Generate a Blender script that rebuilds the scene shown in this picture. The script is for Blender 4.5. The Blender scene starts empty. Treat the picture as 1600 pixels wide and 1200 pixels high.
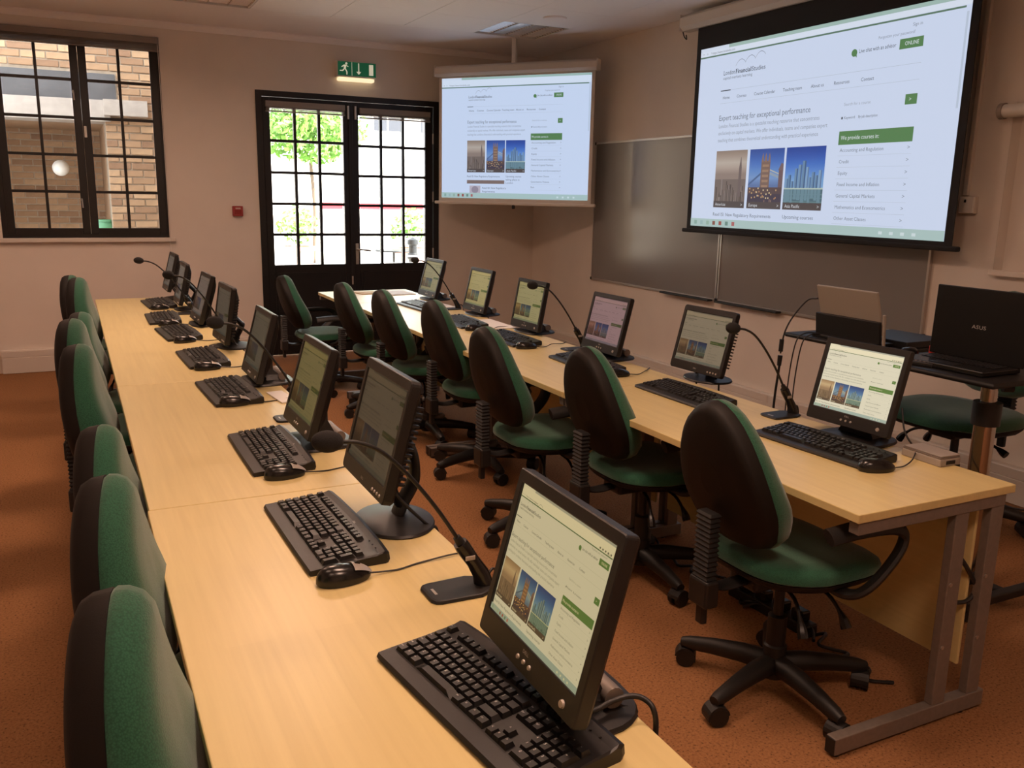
import bpy, bmesh, math, random
from mathutils import Vector, Matrix
random.seed(7)
PI = math.pi
scn = bpy.context.scene
COL = scn.collection

# ------------------------------------------------------------------ camera
F_PX = 1369.70
CAM = Vector((0, 0, 1.5395)); YAW, PITCH, ROLL = 0.4650, 0.2132, 0.0196
fw = Vector((math.sin(YAW)*math.cos(PITCH), math.cos(YAW)*math.cos(PITCH), -math.sin(PITCH)))
r0 = Vector((math.cos(YAW), -math.sin(YAW), 0)); u0 = r0.cross(fw)
rt = math.cos(ROLL)*r0 + math.sin(ROLL)*u0
up = -math.sin(ROLL)*r0 + math.cos(ROLL)*u0
cd = bpy.data.cameras.new('camera'); cam = bpy.data.objects.new('camera', cd); COL.objects.link(cam)
cd.sensor_fit = 'HORIZONTAL'; cd.sensor_width = 36; cd.lens = F_PX/1600*36; cd.clip_start = 0.02; cd.clip_end = 300
cam.matrix_world = Matrix(((rt.x, up.x, -fw.x, CAM.x), (rt.y, up.y, -fw.y, CAM.y), (rt.z, up.z, -fw.z, CAM.z), (0, 0, 0, 1)))
scn.camera = cam

# ------------------------------------------------------------------ sky, sun, exposure
SKY_STRENGTH = 7.5
SUN_STRENGTH = 34.0
LAMP_POWER = 27
LAMP_COLOR = (1.0, 0.635, 0.46)
world = bpy.data.worlds.new('world'); scn.world = world; world.use_nodes = True
bg = world.node_tree.nodes['Background']; bg.inputs[0].default_value = (0.90, 0.94, 1.0, 1); bg.inputs[1].default_value = SKY_STRENGTH
sd = bpy.data.lights.new('sun', 'SUN'); sd.energy = SUN_STRENGTH; sd.angle = 0.01; sd.color = (1, 0.95, 0.87)
sun = bpy.data.objects.new('sun', sd); COL.objects.link(sun)
sun.rotation_euler = Vector((-0.62, 0.42, -0.66)).to_track_quat('-Z', 'Y').to_euler()
vs = scn.view_settings
vs.view_transform = 'Standard'; vs.look = 'None'; vs.exposure = 0.0; vs.gamma = 1.0; vs.use_curve_mapping = False

# ------------------------------------------------------------------ materials
def lin(c):
    f = lambda v: v/12.92 if v <= 0.04045 else ((v+0.055)/1.055)**2.4
    return tuple(f(v/255) for v in c)
MATS = {}
def mat(name, color, rough=0.6, metal=0.0, spec=0.5, noise=None, bump=None, emit=None, coat=0):
    if name in MATS: return MATS[name]
    m = bpy.data.materials.new(name); m.use_nodes = True; MATS[name] = m
    nt = m.node_tree; b = nt.nodes['Principled BSDF']
    b.inputs['Base Color'].default_value = (*color, 1); b.inputs['Roughness'].default_value = rough
    b.inputs['Metallic'].default_value = metal; b.inputs['Specular IOR Level'].default_value = spec
    if coat: b.inputs['Coat Weight'].default_value = coat
    if emit: b.inputs['Emission Color'].default_value = (*emit[0], 1); b.inputs['Emission Strength'].default_value = emit[1]
    tc = None
    if noise or bump:
        tc = nt.nodes.new('ShaderNodeTexCoord')
    if noise:  # (scale, amount)
        n = nt.nodes.new('ShaderNodeTexNoise'); n.inputs['Scale'].default_value = noise[0]; n.inputs['Detail'].default_value = 4
        nt.links.new(tc.outputs['Object'], n.inputs['Vector'])
        r = nt.nodes.new('ShaderNodeValToRGB'); a = noise[1]
        r.color_ramp.elements[0].position = 0.3; r.color_ramp.elements[1].position = 0.7
        r.color_ramp.elements[0].color = (*[c*(1-a) for c in color], 1); r.color_ramp.elements[1].color = (*[min(1, c*(1+a)) for c in color], 1)
        nt.links.new(n.outputs['Fac'], r.inputs['Fac']); nt.links.new(r.outputs['Color'], b.inputs['Base Color'])
    if bump:   # (scale, strength)
        n = nt.nodes.new('ShaderNodeTexNoise'); n.inputs['Scale'].default_value = bump[0]; n.inputs['Detail'].default_value = 3
        nt.links.new(tc.outputs['Object'], n.inputs['Vector'])
        bp = nt.nodes.new('ShaderNodeBump'); bp.inputs['Strength'].default_value = bump[1]; bp.inputs['Distance'].default_value = 0.002
        nt.links.new(n.outputs['Fac'], bp.inputs['Height']); nt.links.new(bp.outputs['Normal'], b.inputs['Normal'])
    return m

WALL = mat('wall_paint', (0.74, 0.66, 0.58), 0.75, noise=(3, 0.03), bump=(180, 0.08))
CEIL = mat('ceiling_plaster', (0.88, 0.83, 0.81), 0.85)
TILE = mat('ceiling_tile', (0.87, 0.83, 0.81), 0.9, bump=(250, 0.15))
TRUNK = mat('trunking_plastic', (0.66, 0.60, 0.53), 0.45)
BLACKFRAME = mat('black_painted_timber', (0.006, 0.005, 0.005), 0.4, noise=(20, 0.2))
BLACK = mat('black_plastic', (0.009, 0.008, 0.0075), 0.5)
BLACKGLOSS = mat('black_gloss_plastic', (0.010, 0.009, 0.009), 0.22)
DARKGREY = mat('dark_grey_plastic', (0.010, 0.009, 0.009), 0.42, bump=(900, 0.1))
SHELL = mat('chair_shell_plastic', (0.006, 0.004, 0.003), 0.6, spec=0.3, bump=(500, 0.15))
KEYM = mat('key_plastic', (0.009, 0.008, 0.008), 0.4)
LEGEND = mat('key_print', (0.6, 0.58, 0.55), 0.6)
SILVER = mat('silver_plastic', (0.42, 0.38, 0.34), 0.35, 0.3)
CHROME = mat('chrome', (0.55, 0.5, 0.45), 0.16, 1.0)
FRAMEM = mat('grey_powdercoat_steel', (0.22, 0.185, 0.16), 0.5, 0.35, noise=(60, 0.08))
ALU = mat('aluminium', (0.55, 0.51, 0.47), 0.35, 0.8)
FOAM = mat('foam_black', (0.012, 0.011, 0.011), 0.95, bump=(700, 0.5))
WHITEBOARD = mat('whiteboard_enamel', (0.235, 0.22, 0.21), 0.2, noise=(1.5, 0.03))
SCREENCLOTH = mat('screen_border_black', (0.010, 0.009, 0.010), 0.8)
CASE = mat('screen_case_cream', (0.68, 0.62, 0.55), 0.5)
RED = mat('red_plastic', (0.32, 0.03, 0.03), 0.45)
PAPER = mat('white_paper', (0.8, 0.78, 0.75), 0.7)
CABLE = mat('cable_rubber', (0.012, 0.011, 0.011), 0.45)
REFLECT = mat('louvre_mirror', (0.75, 0.73, 0.72), 0.18, 0.9)
WHITEPL = mat('white_plastic', (0.72, 0.68, 0.62), 0.45)
FOLDER = mat('manila_folder', (0.55, 0.36, 0.16), 0.7)
TABLETBACK = mat('tablet_back_grey', (0.42, 0.37, 0.31), 0.4, 0.2)
ROLLM = mat('roller_white', (0.7, 0.66, 0.6), 0.5)

def wood(name='maple'):
    m = bpy.data.materials.new(name); m.use_nodes = True; nt = m.node_tree; b = nt.nodes['Principled BSDF']
    tc = nt.nodes.new('ShaderNodeTexCoord'); N = nt.nodes.new; L = nt.links.new
    mp = N('ShaderNodeMapping'); mp.inputs['Rotation'].default_value = (0, 0, PI/2); L(tc.outputs['Object'], mp.inputs['Vector'])
    br = N('ShaderNodeTexBrick'); br.inputs['Scale'].default_value = 1.0
    br.inputs['Brick Width'].default_value = 0.62; br.inputs['Row Height'].default_value = 0.082; br.inputs['Mortar Size'].default_value = 0.0
    br.inputs['Color1'].default_value = (0.66, 0.535, 0.245, 1); br.inputs['Color2'].default_value = (0.69, 0.565, 0.265, 1)
    br.inputs['Mortar'].default_value = (0.68, 0.55, 0.255, 1); L(mp.outputs['Vector'], br.inputs['Vector'])
    mp2 = N('ShaderNodeMapping'); mp2.inputs['Scale'].default_value = (55, 2.2, 55); L(tc.outputs['Object'], mp2.inputs['Vector'])
    n = N('ShaderNodeTexNoise'); n.inputs['Scale'].default_value = 1.0; n.inputs['Detail'].default_value = 5; n.inputs['Distortion'].default_value = 0.4
    L(mp2.outputs['Vector'], n.inputs['Vector'])
    r = N('ShaderNodeValToRGB'); r.color_ramp.elements[0].position = 0.25; r.color_ramp.elements[1].position = 0.75
    r.color_ramp.elements[0].color = (0.93, 0.915, 0.89, 1); r.color_ramp.elements[1].color = (1.04, 1.04, 1.04, 1)
    L(n.outputs['Fac'], r.inputs['Fac'])
    mx = N('ShaderNodeMix'); mx.data_type = 'RGBA'; mx.blend_type = 'MULTIPLY'; mx.inputs['Factor'].default_value = 1
    L(br.outputs['Color'], mx.inputs['A']); L(r.outputs['Color'], mx.inputs['B']); L(mx.outputs['Result'], b.inputs['Base Color'])
    b.inputs['Roughness'].default_value = 0.36; b.inputs['Specular IOR Level'].default_value = 0.5
    return m
WOOD = wood()

def carpet():
    m = bpy.data.materials.new('carpet'); m.use_nodes = True; nt = m.node_tree; b = nt.nodes['Principled BSDF']; N = nt.nodes.new; L = nt.links.new
    tc = N('ShaderNodeTexCoord')
    n1 = N('ShaderNodeTexNoise'); n1.inputs['Scale'].default_value = 120; n1.inputs['Detail'].default_value = 2; n1.inputs['Roughness'].default_value = 0.7; L(tc.outputs['Object'], n1.inputs['Vector'])
    r1 = N('ShaderNodeValToRGB'); e = r1.color_ramp.elements
    e[0].position = 0.30; e[0].color = (0.066, 0.033, 0.015, 1); e[1].position = 0.40; e[1].color = (0.26, 0.122, 0.050, 1)
    x = r1.color_ramp.elements.new(0.66); x.color = (0.34, 0.162, 0.070, 1); L(n1.outputs['Fac'], r1.inputs['Fac'])
    n2 = N('ShaderNodeTexNoise'); n2.inputs['Scale'].default_value = 1.3; n2.inputs['Detail'].default_value = 3; L(tc.outputs['Object'], n2.inputs['Vector'])
    r2 = N('ShaderNodeValToRGB'); r2.color_ramp.elements[0].color = (0.85, 0.85, 0.85, 1); r2.color_ramp.elements[1].color = (1.1, 1.1, 1.1, 1); L(n2.outputs['Fac'], r2.inputs['Fac'])
    mx = N('ShaderNodeMix'); mx.data_type = 'RGBA'; mx.blend_type = 'MULTIPLY'; mx.inputs['Factor'].default_value = 1
    L(r1.outputs['Color'], mx.inputs['A']); L(r2.outputs['Color'], mx.inputs['B']); L(mx.outputs['Result'], b.inputs['Base Color'])
    b.inputs['Roughness'].default_value = 0.95; b.inputs['Specular IOR Level'].default_value = 0.15
    bp = N('ShaderNodeBump'); bp.inputs['Strength'].default_value = 0.6; bp.inputs['Distance'].default_value = 0.004
    L(n1.outputs['Fac'], bp.inputs['Height']); L(bp.outputs['Normal'], b.inputs['Normal'])
    return m
CARPET = carpet()

def fabric():
    m = bpy.data.materials.new('green_fabric'); m.use_nodes = True; nt = m.node_tree; b = nt.nodes['Principled BSDF']; N = nt.nodes.new; L = nt.links.new
    tc = N('ShaderNodeTexCoord')
    v = N('ShaderNodeTexVoronoi'); v.inputs['Scale'].default_value = 330; L(tc.outputs['Object'], v.inputs['Vector'])
    r = N('ShaderNodeValToRGB'); r.color_ramp.elements[0].color = (0.030, 0.140, 0.080, 1); r.color_ramp.elements[1].color = (0.016, 0.080, 0.046, 1)
    L(v.outputs['Distance'], r.inputs['Fac']); r.color_ramp.elements[1].position = 0.8; L(r.outputs['Color'], b.inputs['Base Color'])
    b.inputs['Roughness'].default_value = 0.85; b.inputs['Specular IOR Level'].default_value = 0.25
    b.inputs['Sheen Weight'].default_value = 0.35; b.inputs['Sheen Roughness'].default_value = 0.5
    bp = N('ShaderNodeBump'); bp.inputs['Strength'].default_value = 0.35; bp.inputs['Distance'].default_value = 0.001; bp.invert = True
    L(v.outputs['Distance'], bp.inputs['Height']); L(bp.outputs['Normal'], b.inputs['Normal'])
    return m
GREEN = fabric()

def brickm():
    m = bpy.data.materials.new('stock_brick'); m.use_nodes = True; nt = m.node_tree; b = nt.nodes['Principled BSDF']; N = nt.nodes.new; L = nt.links.new
    oi = N('ShaderNodeObjectInfo'); r = N('ShaderNodeValToRGB'); e = r.color_ramp.elements
    e[0].color = (0.27, 0.155, 0.095, 1); e[1].color = (0.50, 0.33, 0.205, 1); x = e.new(0.5); x.color = (0.40, 0.25, 0.15, 1)
    L(oi.outputs['Random'], r.inputs['Fac'])
    tc = N('ShaderNodeTexCoord'); n = N('ShaderNodeTexNoise'); n.inputs['Scale'].default_value = 14; n.inputs['Detail'].default_value = 5; L(tc.outputs['Object'], n.inputs['Vector'])
    r2 = N('ShaderNodeValToRGB'); r2.color_ramp.elements[0].color = (0.6, 0.6, 0.6, 1); r2.color_ramp.elements[1].color = (1.25, 1.2, 1.15, 1); L(n.outputs['Fac'], r2.inputs['Fac'])
    mx = N('ShaderNodeMix'); mx.data_type = 'RGBA'; mx.blend_type = 'MULTIPLY'; mx.inputs['Factor'].default_value = 1
    L(r.outputs['Color'], mx.inputs['A']); L(r2.outputs['Color'], mx.inputs['B']); L(mx.outputs['Result'], b.inputs['Base Color'])
    b.inputs['Roughness'].default_value = 0.9
    return m
BRICK = brickm()
MORTAR = mat('mortar', (0.36, 0.28, 0.21), 0.95, noise=(30, 0.15))

def glassm(name='window_glass', tint=(0.93, 0.95, 0.94)):
    m = bpy.data.materials.new(name); m.use_nodes = True; nt = m.node_tree; nt.nodes.remove(nt.nodes['Principled BSDF']); N = nt.nodes.new; L = nt.links.new
    t = N('ShaderNodeBsdfTransparent'); t.inputs[0].default_value = (*tint, 1)
    g = N('ShaderNodeBsdfGlossy'); g.inputs['Roughness'].default_value = 0.02
    fr = N('ShaderNodeFresnel'); fr.inputs[0].default_value = 1.45
    mx = N('ShaderNodeMixShader'); L(fr.outputs[0], mx.inputs[0]); L(t.outputs[0], mx.inputs[1]); L(g.outputs[0], mx.inputs[2])
    L(mx.outputs[0], nt.nodes['Material Output'].inputs['Surface'])
    return m
GLASS = glassm()
SHEET = glassm('clear_sheet', (0.95, 0.93, 0.91))

def screenm(name, tint, strength):
    m = bpy.data.materials.new(name); m.use_nodes = True; nt = m.node_tree; b = nt.nodes['Principled BSDF']; N = nt.nodes.new; L = nt.links.new
    a = N('ShaderNodeVertexColor'); a.layer_name = 'Col'
    mx = N('ShaderNodeMix'); mx.data_type = 'RGBA'; mx.blend_type = 'MULTIPLY'; mx.inputs['Factor'].default_value = 1
    L(a.outputs['Color'], mx.inputs['A']); mx.inputs['B'].default_value = (*tint, 1)
    b.inputs['Base Color'].default_value = (0.02, 0.02, 0.02, 1); b.inputs['Roughness'].default_value = 0.5; b.inputs['Specular IOR Level'].default_value = 0.2
    L(mx.outputs['Result'], b.inputs['Emission Color']); b.inputs['Emission Strength'].default_value = strength
    return m

# ------------------------------------------------------------------ mesh helpers
class MB:
    def __init__(self, M=None):
        self.v = []; self.f = []; self.s = []; self.c = []; self.M = M; self.col = None
    def add(self, vs, fs, smooth=False):
        o = len(self.v)
        if self.M is not None: vs = [self.M @ Vector(p) for p in vs]
        self.v += [tuple(p) for p in vs]
        for q in fs:
            self.f.append(tuple(i+o for i in q)); self.s.append(smooth); self.c.append(self.col)
        return self
    def box(self, x0, x1, y0, y1, z0, z1):
        vs = [(x, y, z) for z in (z0, z1) for y in (y0, y1) for x in (x0, x1)]
        return self.add(vs, [(0, 2, 3, 1), (4, 5, 7, 6), (0, 1, 5, 4), (2, 6, 7, 3), (0, 4, 6, 2), (1, 3, 7, 5)])
    def rbox(self, x0, x1, y0, y1, z0, z1, r=0.005, seg=2):
        bm = bmesh.new(); bmesh.ops.create_cube(bm, size=1)
        for v in bm.verts: v.co = Vector(((x0+x1)/2+v.co.x*(x1-x0), (y0+y1)/2+v.co.y*(y1-y0), (z0+z1)/2+v.co.z*(z1-z0)))
        r = min(r, 0.49*min(x1-x0, y1-y0, z1-z0))
        bmesh.ops.bevel(bm, geom=list(bm.edges), offset=r, segments=seg, profile=0.5, affect='EDGES')
        return self.addbm(bm, seg > 2)
    def addbm(self, bm, smooth=False):
        bm.verts.index_update()
        self.add([v.co.copy() for v in bm.verts], [tuple(v.index for v in f.verts) for f in bm.faces], smooth); bm.free(); return self
    def tube(self, pts, r, n=10, caps=True, flat=None):
        pts = [Vector(p) for p in pts]; rs = r if isinstance(r, (list, tuple)) else [r]*len(pts)
        t0 = (pts[1]-pts[0]).normalized(); a = Vector((0, 0, 1)) if abs(t0.z) < 0.9 else Vector((1, 0, 0))
        nrm = (a - t0*a.dot(t0)).normalized(); vs = []
        for i, p in enumerate(pts):
            t = (pts[min(i+1, len(pts)-1)]-pts[max(i-1, 0)]).normalized()
            nrm = (nrm - t*nrm.dot(t)).normalized(); b = t.cross(nrm)
            fl = flat or 1.0
            for k in range(n):
                an = 2*PI*k/n; vs.append(p + (nrm*math.cos(an)*fl + b*math.sin(an))*rs[i])
        fs = []
        for i in range(len(pts)-1):
            for k in range(n): fs.append((i*n+k, i*n+(k+1) % n, (i+1)*n+(k+1) % n, (i+1)*n+k))
        self.add(vs, fs, True)
        if caps:
            m = len(pts)-1
            self.add(vs[:n], [tuple(range(n-1, -1, -1))]); self.add(vs[m*n:], [tuple(range(n))])
        return self
    def cyl(self, p0, p1, r0, r1=None, n=16):
        return self.tube([p0, p1], [r0, r0 if r1 is None else r1], n)
    def lathe(self, prof, n=20, o=(0, 0, 0)):
        vs = [(o[0]+r*math.cos(2*PI*k/n), o[1]+r*math.sin(2*PI*k/n), o[2]+z) for r, z in prof for k in range(n)]
        fs = [(i*n+k, i*n+(k+1) % n, (i+1)*n+(k+1) % n, (i+1)*n+k) for i in range(len(prof)-1) for k in range(n)]
        return self.add(vs, fs, True)
    def ell(self, c, rx, ry, rz, n=16, m=10):
        prof = [(-math.cos(PI*i/m), math.sin(PI*i/m)) for i in range(m+1)]
        vs = [(c[0]+rx*s*math.cos(2*PI*k/n), c[1]+ry*s*math.sin(2*PI*k/n), c[2]+rz*z) for z, s in prof for k in range(n)]
        fs = [(i*n+k, i*n+(k+1) % n, (i+1)*n+(k+1) % n, (i+1)*n+k) for i in range(m) for k in range(n)]
        return self.add(vs, fs, True)
    def loft(self, rings, smooth=True, caps=True):
        n = len(rings[0]); vs = [p for r in rings for p in r]
        fs = [(i*n+k, i*n+(k+1) % n, (i+1)*n+(k+1) % n, (i+1)*n+k) for i in range(len(rings)-1) for k in range(n)]
        self.add(vs, fs, smooth)
        if caps:
            self.add(rings[0], [tuple(range(n-1, -1, -1))]); self.add(rings[-1], [tuple(range(n))])
        return self
    def prism(self, poly, fn, a, b):   # poly 2-D, fn(u,v,w) -> xyz, w from a to b
        return self.loft([[fn(u, v, a) for u, v in poly], [fn(u, v, b) for u, v in poly]], False)
    def mesh(self, name, m):
        me = bpy.data.meshes.new(name); me.from_pydata(self.v, [], self.f)
        me.polygons.foreach_set('use_smooth', self.s)
        if any(c is not None for c in self.c):
            at = me.color_attributes.new('Col', 'FLOAT_COLOR', 'CORNER'); k = 0
            buf = []
            for f, c in zip(self.f, self.c): buf += [*(c or (1, 1, 1)), 1]*len(f)
            at.data.foreach_set('color', buf)
        else:
            bm = bmesh.new(); bm.from_mesh(me); bmesh.ops.remove_doubles(bm, verts=bm.verts, dist=1e-6)
            bmesh.ops.recalc_face_normals(bm, faces=bm.faces)
            for e in bm.edges:
                if len(e.link_faces) == 2 and e.calc_face_angle(0) > 0.75: e.smooth = False
            bm.to_mesh(me); bm.free()
        if m: me.materials.append(m)
        me.update(); return me
    def build(self, name, m, parent=None):
        return put(name, self.mesh(name, m), parent)
def put(name, me, parent=None, loc=None, rot=None, scale=None):
    o = bpy.data.objects.new(name, me); COL.objects.link(o)
    if parent: o.parent = parent
    if loc: o.location = loc
    if rot: o.rotation_euler = rot
    if scale: o.scale = scale
    return o
def tag(o, label, cat, group=None):
    o['label'] = label; o['category'] = cat
    if group: o['group'] = group
    return o
def thing(name, label, cat, loc=(0, 0, 0), rz=0, group=None):
    o = bpy.data.objects.new(name, None); COL.objects.link(o); o.empty_display_size = 0.1
    o.location = loc; o.rotation_euler = (0, 0, rz); return tag(o, label, cat, group)
def struct(o): o['kind'] = 'structure'; return o
def copy_tree(o, parent=None):
    c = o.copy(); COL.objects.link(c); c.parent = parent
    for ch in list(o.children): copy_tree(ch, c)
    return c
def relabel(o, label): o['label'] = label; return o
def bez(pts, n=8):   # Catmull-Rom through points
    P = [Vector(p) for p in pts]; P = [P[0]*2-P[1]] + P + [P[-1]*2-P[-2]]; out = []
    for i in range(1, len(P)-2):
        for k in range(n):
            t = k/n; a, b, c, d = P[i-1], P[i], P[i+1], P[i+2]
            out.append(0.5*((2*b)+(c-a)*t+(2*a-5*b+4*c-d)*t*t+(3*b-a-3*c+d)*t**3))
    out.append(P[-2]); return out
def bx(name, m, x0, x1, y0, y1, z0, z1, parent=None, r=0):
    mb = MB(); mb.rbox(x0, x1, y0, y1, z0, z1, r) if r else mb.box(x0, x1, y0, y1, z0, z1)
    return mb.build(name, m, parent)

# ------------------------------------------------------------------ text cache
TXT = {}
def text_meshes(strings):
    objs = []
    for s in sorted(set(strings)):
        if s in TXT: continue
        c = bpy.data.curves.new('t', 'FONT'); c.body = s; c.size = 1; c.resolution_u = 2
        o = bpy.data.objects.new('t', c); COL.objects.link(o); objs.append((s, o))
    dg = bpy.context.evaluated_depsgraph_get(); dg.update()
    for s, o in objs:
        e = o.evaluated_get(dg); me = e.to_mesh()
        vs = [(v.co.x, v.co.y) for v in me.vertices]; fs = [tuple(p.vertices) for p in me.polygons]
        TXT[s] = (vs, fs, max([v[0] for v in vs] or [0])); e.to_mesh_clear()
    for s, o in objs:
        c = o.data; bpy.data.objects.remove(o); bpy.data.curves.remove(c)
def put_text(mb, s, fn, x, y, h, width=None, bold=0):
    vs, fs, w = TXT[s]; sx = h if width is None or not w else width/w
    mb.add([fn(x+a*sx, y+b*h) for a, b in vs], fs)

# ------------------------------------------------------------------ room shell
XW, YF, ZC = 4.363, 8.274, 2.883
XL, YN = -1.75, -1.6
struct(bx('floor', CARPET, XL-0.2, XW+0.2, YN-0.2, YF+0.1, -0.15, 0.0))
mb = MB()   # far wall with a window hole and a door hole
WX0, WX1, WZ0, WZ1 = -0.49, 0.785, 1.112, 2.760
DX0, DX1, DZ1 = 1.556, 3.294, 2.398
y0, y1 = YF, YF+0.30
for a in [(XL-0.2, WX0, 0, 3.2), (WX0, WX1, 0, WZ0), (WX0, WX1, WZ1, 3.2), (WX1, DX0, 0, 3.2), (DX0, DX1, DZ1, 3.2), (DX1, XW+0.2, 0, 3.2)]:
    mb.box(a[0], a[1], y0, y1, a[2], a[3])
struct(mb.build('wall_far', WALL))
struct(bx('wall_right', WALL, XW, XW+0.25, YN-0.2, YF, -0.02, 3.2))
struct(bx('wall_left', WALL, XL-0.25, XL, YN-0.2, YF, -0.02, 3.2))
struct(bx('wall_back', WALL, XL-0.2, XW+0.2, YN-0.25, YN, -0.02, 3.2))
# ceiling: plaster margin, grid of tiles, slab above
GX1, GY1, PT = 3.838, 7.305, 0.62
NX, NY = 7, 13
GX0, GY0 = GX1-NX*PT, GY1-NY*PT
mb = MB(); mb.box(XL-0.2, XW+0.2, YN-0.2, YF+0.3, 2.99, 3.25)
for a in [(XL, GX0, YN, YF), (GX1, XW, YN, YF), (GX0, GX1, GY1, YF), (GX0, GX1, YN, GY0)]:
    mb.box(a[0], a[1], a[2], a[3], ZC, 3.0)
ceiling = struct(mb.build('ceiling', CEIL))
LIGHTS = {(0, 0): False, (4, 0): False, (4, 3): True, (4, 8): True, (4, 11): True, (0, 4): False, (0, 8): False, (6, 1): True, (6, 4): True, (6, 8): True, (6, 11): True}  # farthest lit fixtures are added, out of view, to brighten the far end
mb = MB(); g = 0.002
mb.add([(g, g, 0), (PT-g, g, 0), (PT-g, PT-g, 0), (g, PT-g, 0), (g, g, 0.015), (PT-g, g, 0.015), (PT-g, PT-g, 0.015), (g, PT-g, 0.015)],
       [(0, 3, 2, 1), (4, 5, 6, 7), (0, 1, 5, 4), (1, 2, 6, 5), (2, 3, 7, 6), (3, 0, 4, 7)])
tile_me = mb.mesh('ceiling_tile', TILE)
for i in range(NX):
    for j in range(NY):
        if (i, j) in LIGHTS: continue
        put('ceiling_tile', tile_me, ceiling, (GX1-(i+1)*PT, GY1-(j+1)*PT, ZC))
mb = MB()
mb.prism([(0, 0), (0.05, 0), (0.05, -0.012), (0.028, -0.03), (0.012, -0.05), (0, -0.05)], lambda u, v, w: (w, YF-u, ZC+v), XL, XW)
struct(mb.build('trim_1', CEIL))
# skirting trunking
def trunking(name, along, a, b, gaps=()):
    mb = MB(); prof = [(0, 0.0), (0.05, 0.0), (0.05, 0.128), (0.046, 0.132), (0.05, 0.136), (0.05, 0.183), (0.045, 0.19), (0, 0.19)]
    fn = (lambda u, v, w: (w, YF-u, v+0.004)) if along == 'x' else (lambda u, v, w: (XW-u, w, v+0.004))
    mb.prism(prof, fn, a, b); return struct(mb.build(name, TRUNK))
trunking('baseboard_far', 'x', -0.585, 1.50)
trunking('baseboard_right', 'y', YN, YF-0.0)
for k, yy in enumerate((3.6, 4.6, 5.72, 6.9)):
    bx('joint_cover', TRUNK, XW-0.0525, XW-0.05, yy-0.02, yy+0.02, 0.006, 0.19, bpy.data.objects['baseboard_right'])

# ------------------------------------------------------------------ window_1
win = struct(thing('window_1', '', '')); del win['label']; del win['category']
def frame_rect(mb, x0, x1, z0, z1, w, ya, yb):
    mb.box(x0, x0+w, ya, yb, z0, z1); mb.box(x1-w, x1, ya, yb, z0, z1)
    mb.box(x0+w, x1-w, ya, yb, z0, z0+w); mb.box(x0+w, x1-w, ya, yb, z1-w, z1)
mb = MB(); frame_rect(mb, WX0, WX1, WZ0, WZ1, 0.035, YF+0.02, YF+0.09); mb.build('window_frame', BLACKFRAME, win)
def casement(parent, name, x0, x1, z0, z1, nx, nz, st, rail_b, rail_t, ya, yb, bar=0.022):
    mb = MB(); mb.rbox(x0, x0+st, ya, yb, z0, z1, 0.004); mb.rbox(x1-st, x1, ya, yb, z0, z1, 0.004)
    mb.box(x0+st, x1-st, ya, yb, z0, z0+rail_b); mb.box(x0+st, x1-st, ya, yb, z1-rail_t, z1)
    leaf = mb.build(name, BLACKFRAME, parent)
    gx0, gx1, gz0, gz1 = x0+st, x1-st, z0+rail_b, z1-rail_t
    for i in range(1, nx):
        x = gx0+(gx1-gx0)*i/nx; bx('glazing_bar', BLACKFRAME, x-bar/2, x+bar/2, ya+0.008, yb-0.006, gz0, gz1, leaf)
    for j in range(1, nz):
        z = gz0+(gz1-gz0)*j/nz; bx('glazing_bar', BLACKFRAME, gx0, gx1, ya+0.010, yb-0.008, z-bar/2, z+bar/2, leaf)
    for i in range(nx):
        for j in range(nz):
            a, b = gx0+(gx1-gx0)*i/nx, gx0+(gx1-gx0)*(i+1)/nx; c, d = gz0+(gz1-gz0)*j/nz, gz0+(gz1-gz0)*(j+1)/nz
            ym = (ya+yb)/2; e = bar/2-0.002
            MB().box(a+e, b-e, ym-0.002, ym+0.002, c+e, d-e).build('pane', GLASS, leaf)
    return leaf
cl = casement(win, 'casement', -0.455, 0.162, WZ0+0.03, WZ1-0.03, 2, 5, 0.06, 0.05, 0.05, YF+0.015, YF+0.065)
cr = casement(win, 'casement', 0.164, 0.765, WZ0+0.03, WZ1-0.03, 2, 5, 0.06, 0.05, 0.05, YF+0.015, YF+0.065)
for zz in (1.42, 2.28):
    MB().tube(bez([(0.11, YF+0.012, zz), (0.112, YF-0.012, zz+0.01), (0.115, YF-0.014, zz-0.06)]), 0.006, 8).build('catch', ALU, win)
bx('casement_stay', WHITEPL, 0.17, 0.19, YF+0.006, YF+0.015, 1.93, 2.02, win, 0.003)
sill = struct(bx('trim_2', TRUNK, WX0-0.06, WX1+0.04, YF-0.045, YF+0.03, WZ0-0.035, WZ0-0.001, None, 0.006))
def blind(label, x0, x1, z1, ya, yb, n, slat=0.006):
    t = thing('venetian_blind', label, 'blind', ((x0+x1)/2, (ya+yb)/2, z1-0.06), 0, 'raised venetian blinds'); M = Matrix.Translation((-(x0+x1)/2, -(ya+yb)/2, -(z1-0.06)))
    BL = mat('blind_grey', (0.25, 0.22, 0.20), 0.45)
    MB(M).rbox(x0, x1, ya, yb, z1-0.055, z1-0.004, 0.003).build('head_rail', BL, t)
    z = z1-0.057
    for k in range(n):
        MB(M).box(x0+0.005, x1-0.005, ya+0.004, yb-0.004, z-slat*0.45, z).build('slat', BL, t); z -= slat
    MB(M).rbox(x0, x1, ya+0.002, yb-0.002, z-0.012, z, 0.002).build('bottom_rail', BL, t)
    return t
wb_ = blind('grey venetian blind raised at the top of the black casement window', WX0+0.005, WX1-0.006, WZ1-0.002, YF-0.035, YF+0.006, 8)
MB(Matrix.Translation(-wb_.location)).tube(bez([(0.772, YF-0.037, 2.7), (0.776, YF-0.037, 1.8), (0.775, YF-0.05, 1.0), (0.782, YF-0.02, 0.86)]), 0.0025, 6).build('pull_cord', WHITEPL, wb_)

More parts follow.
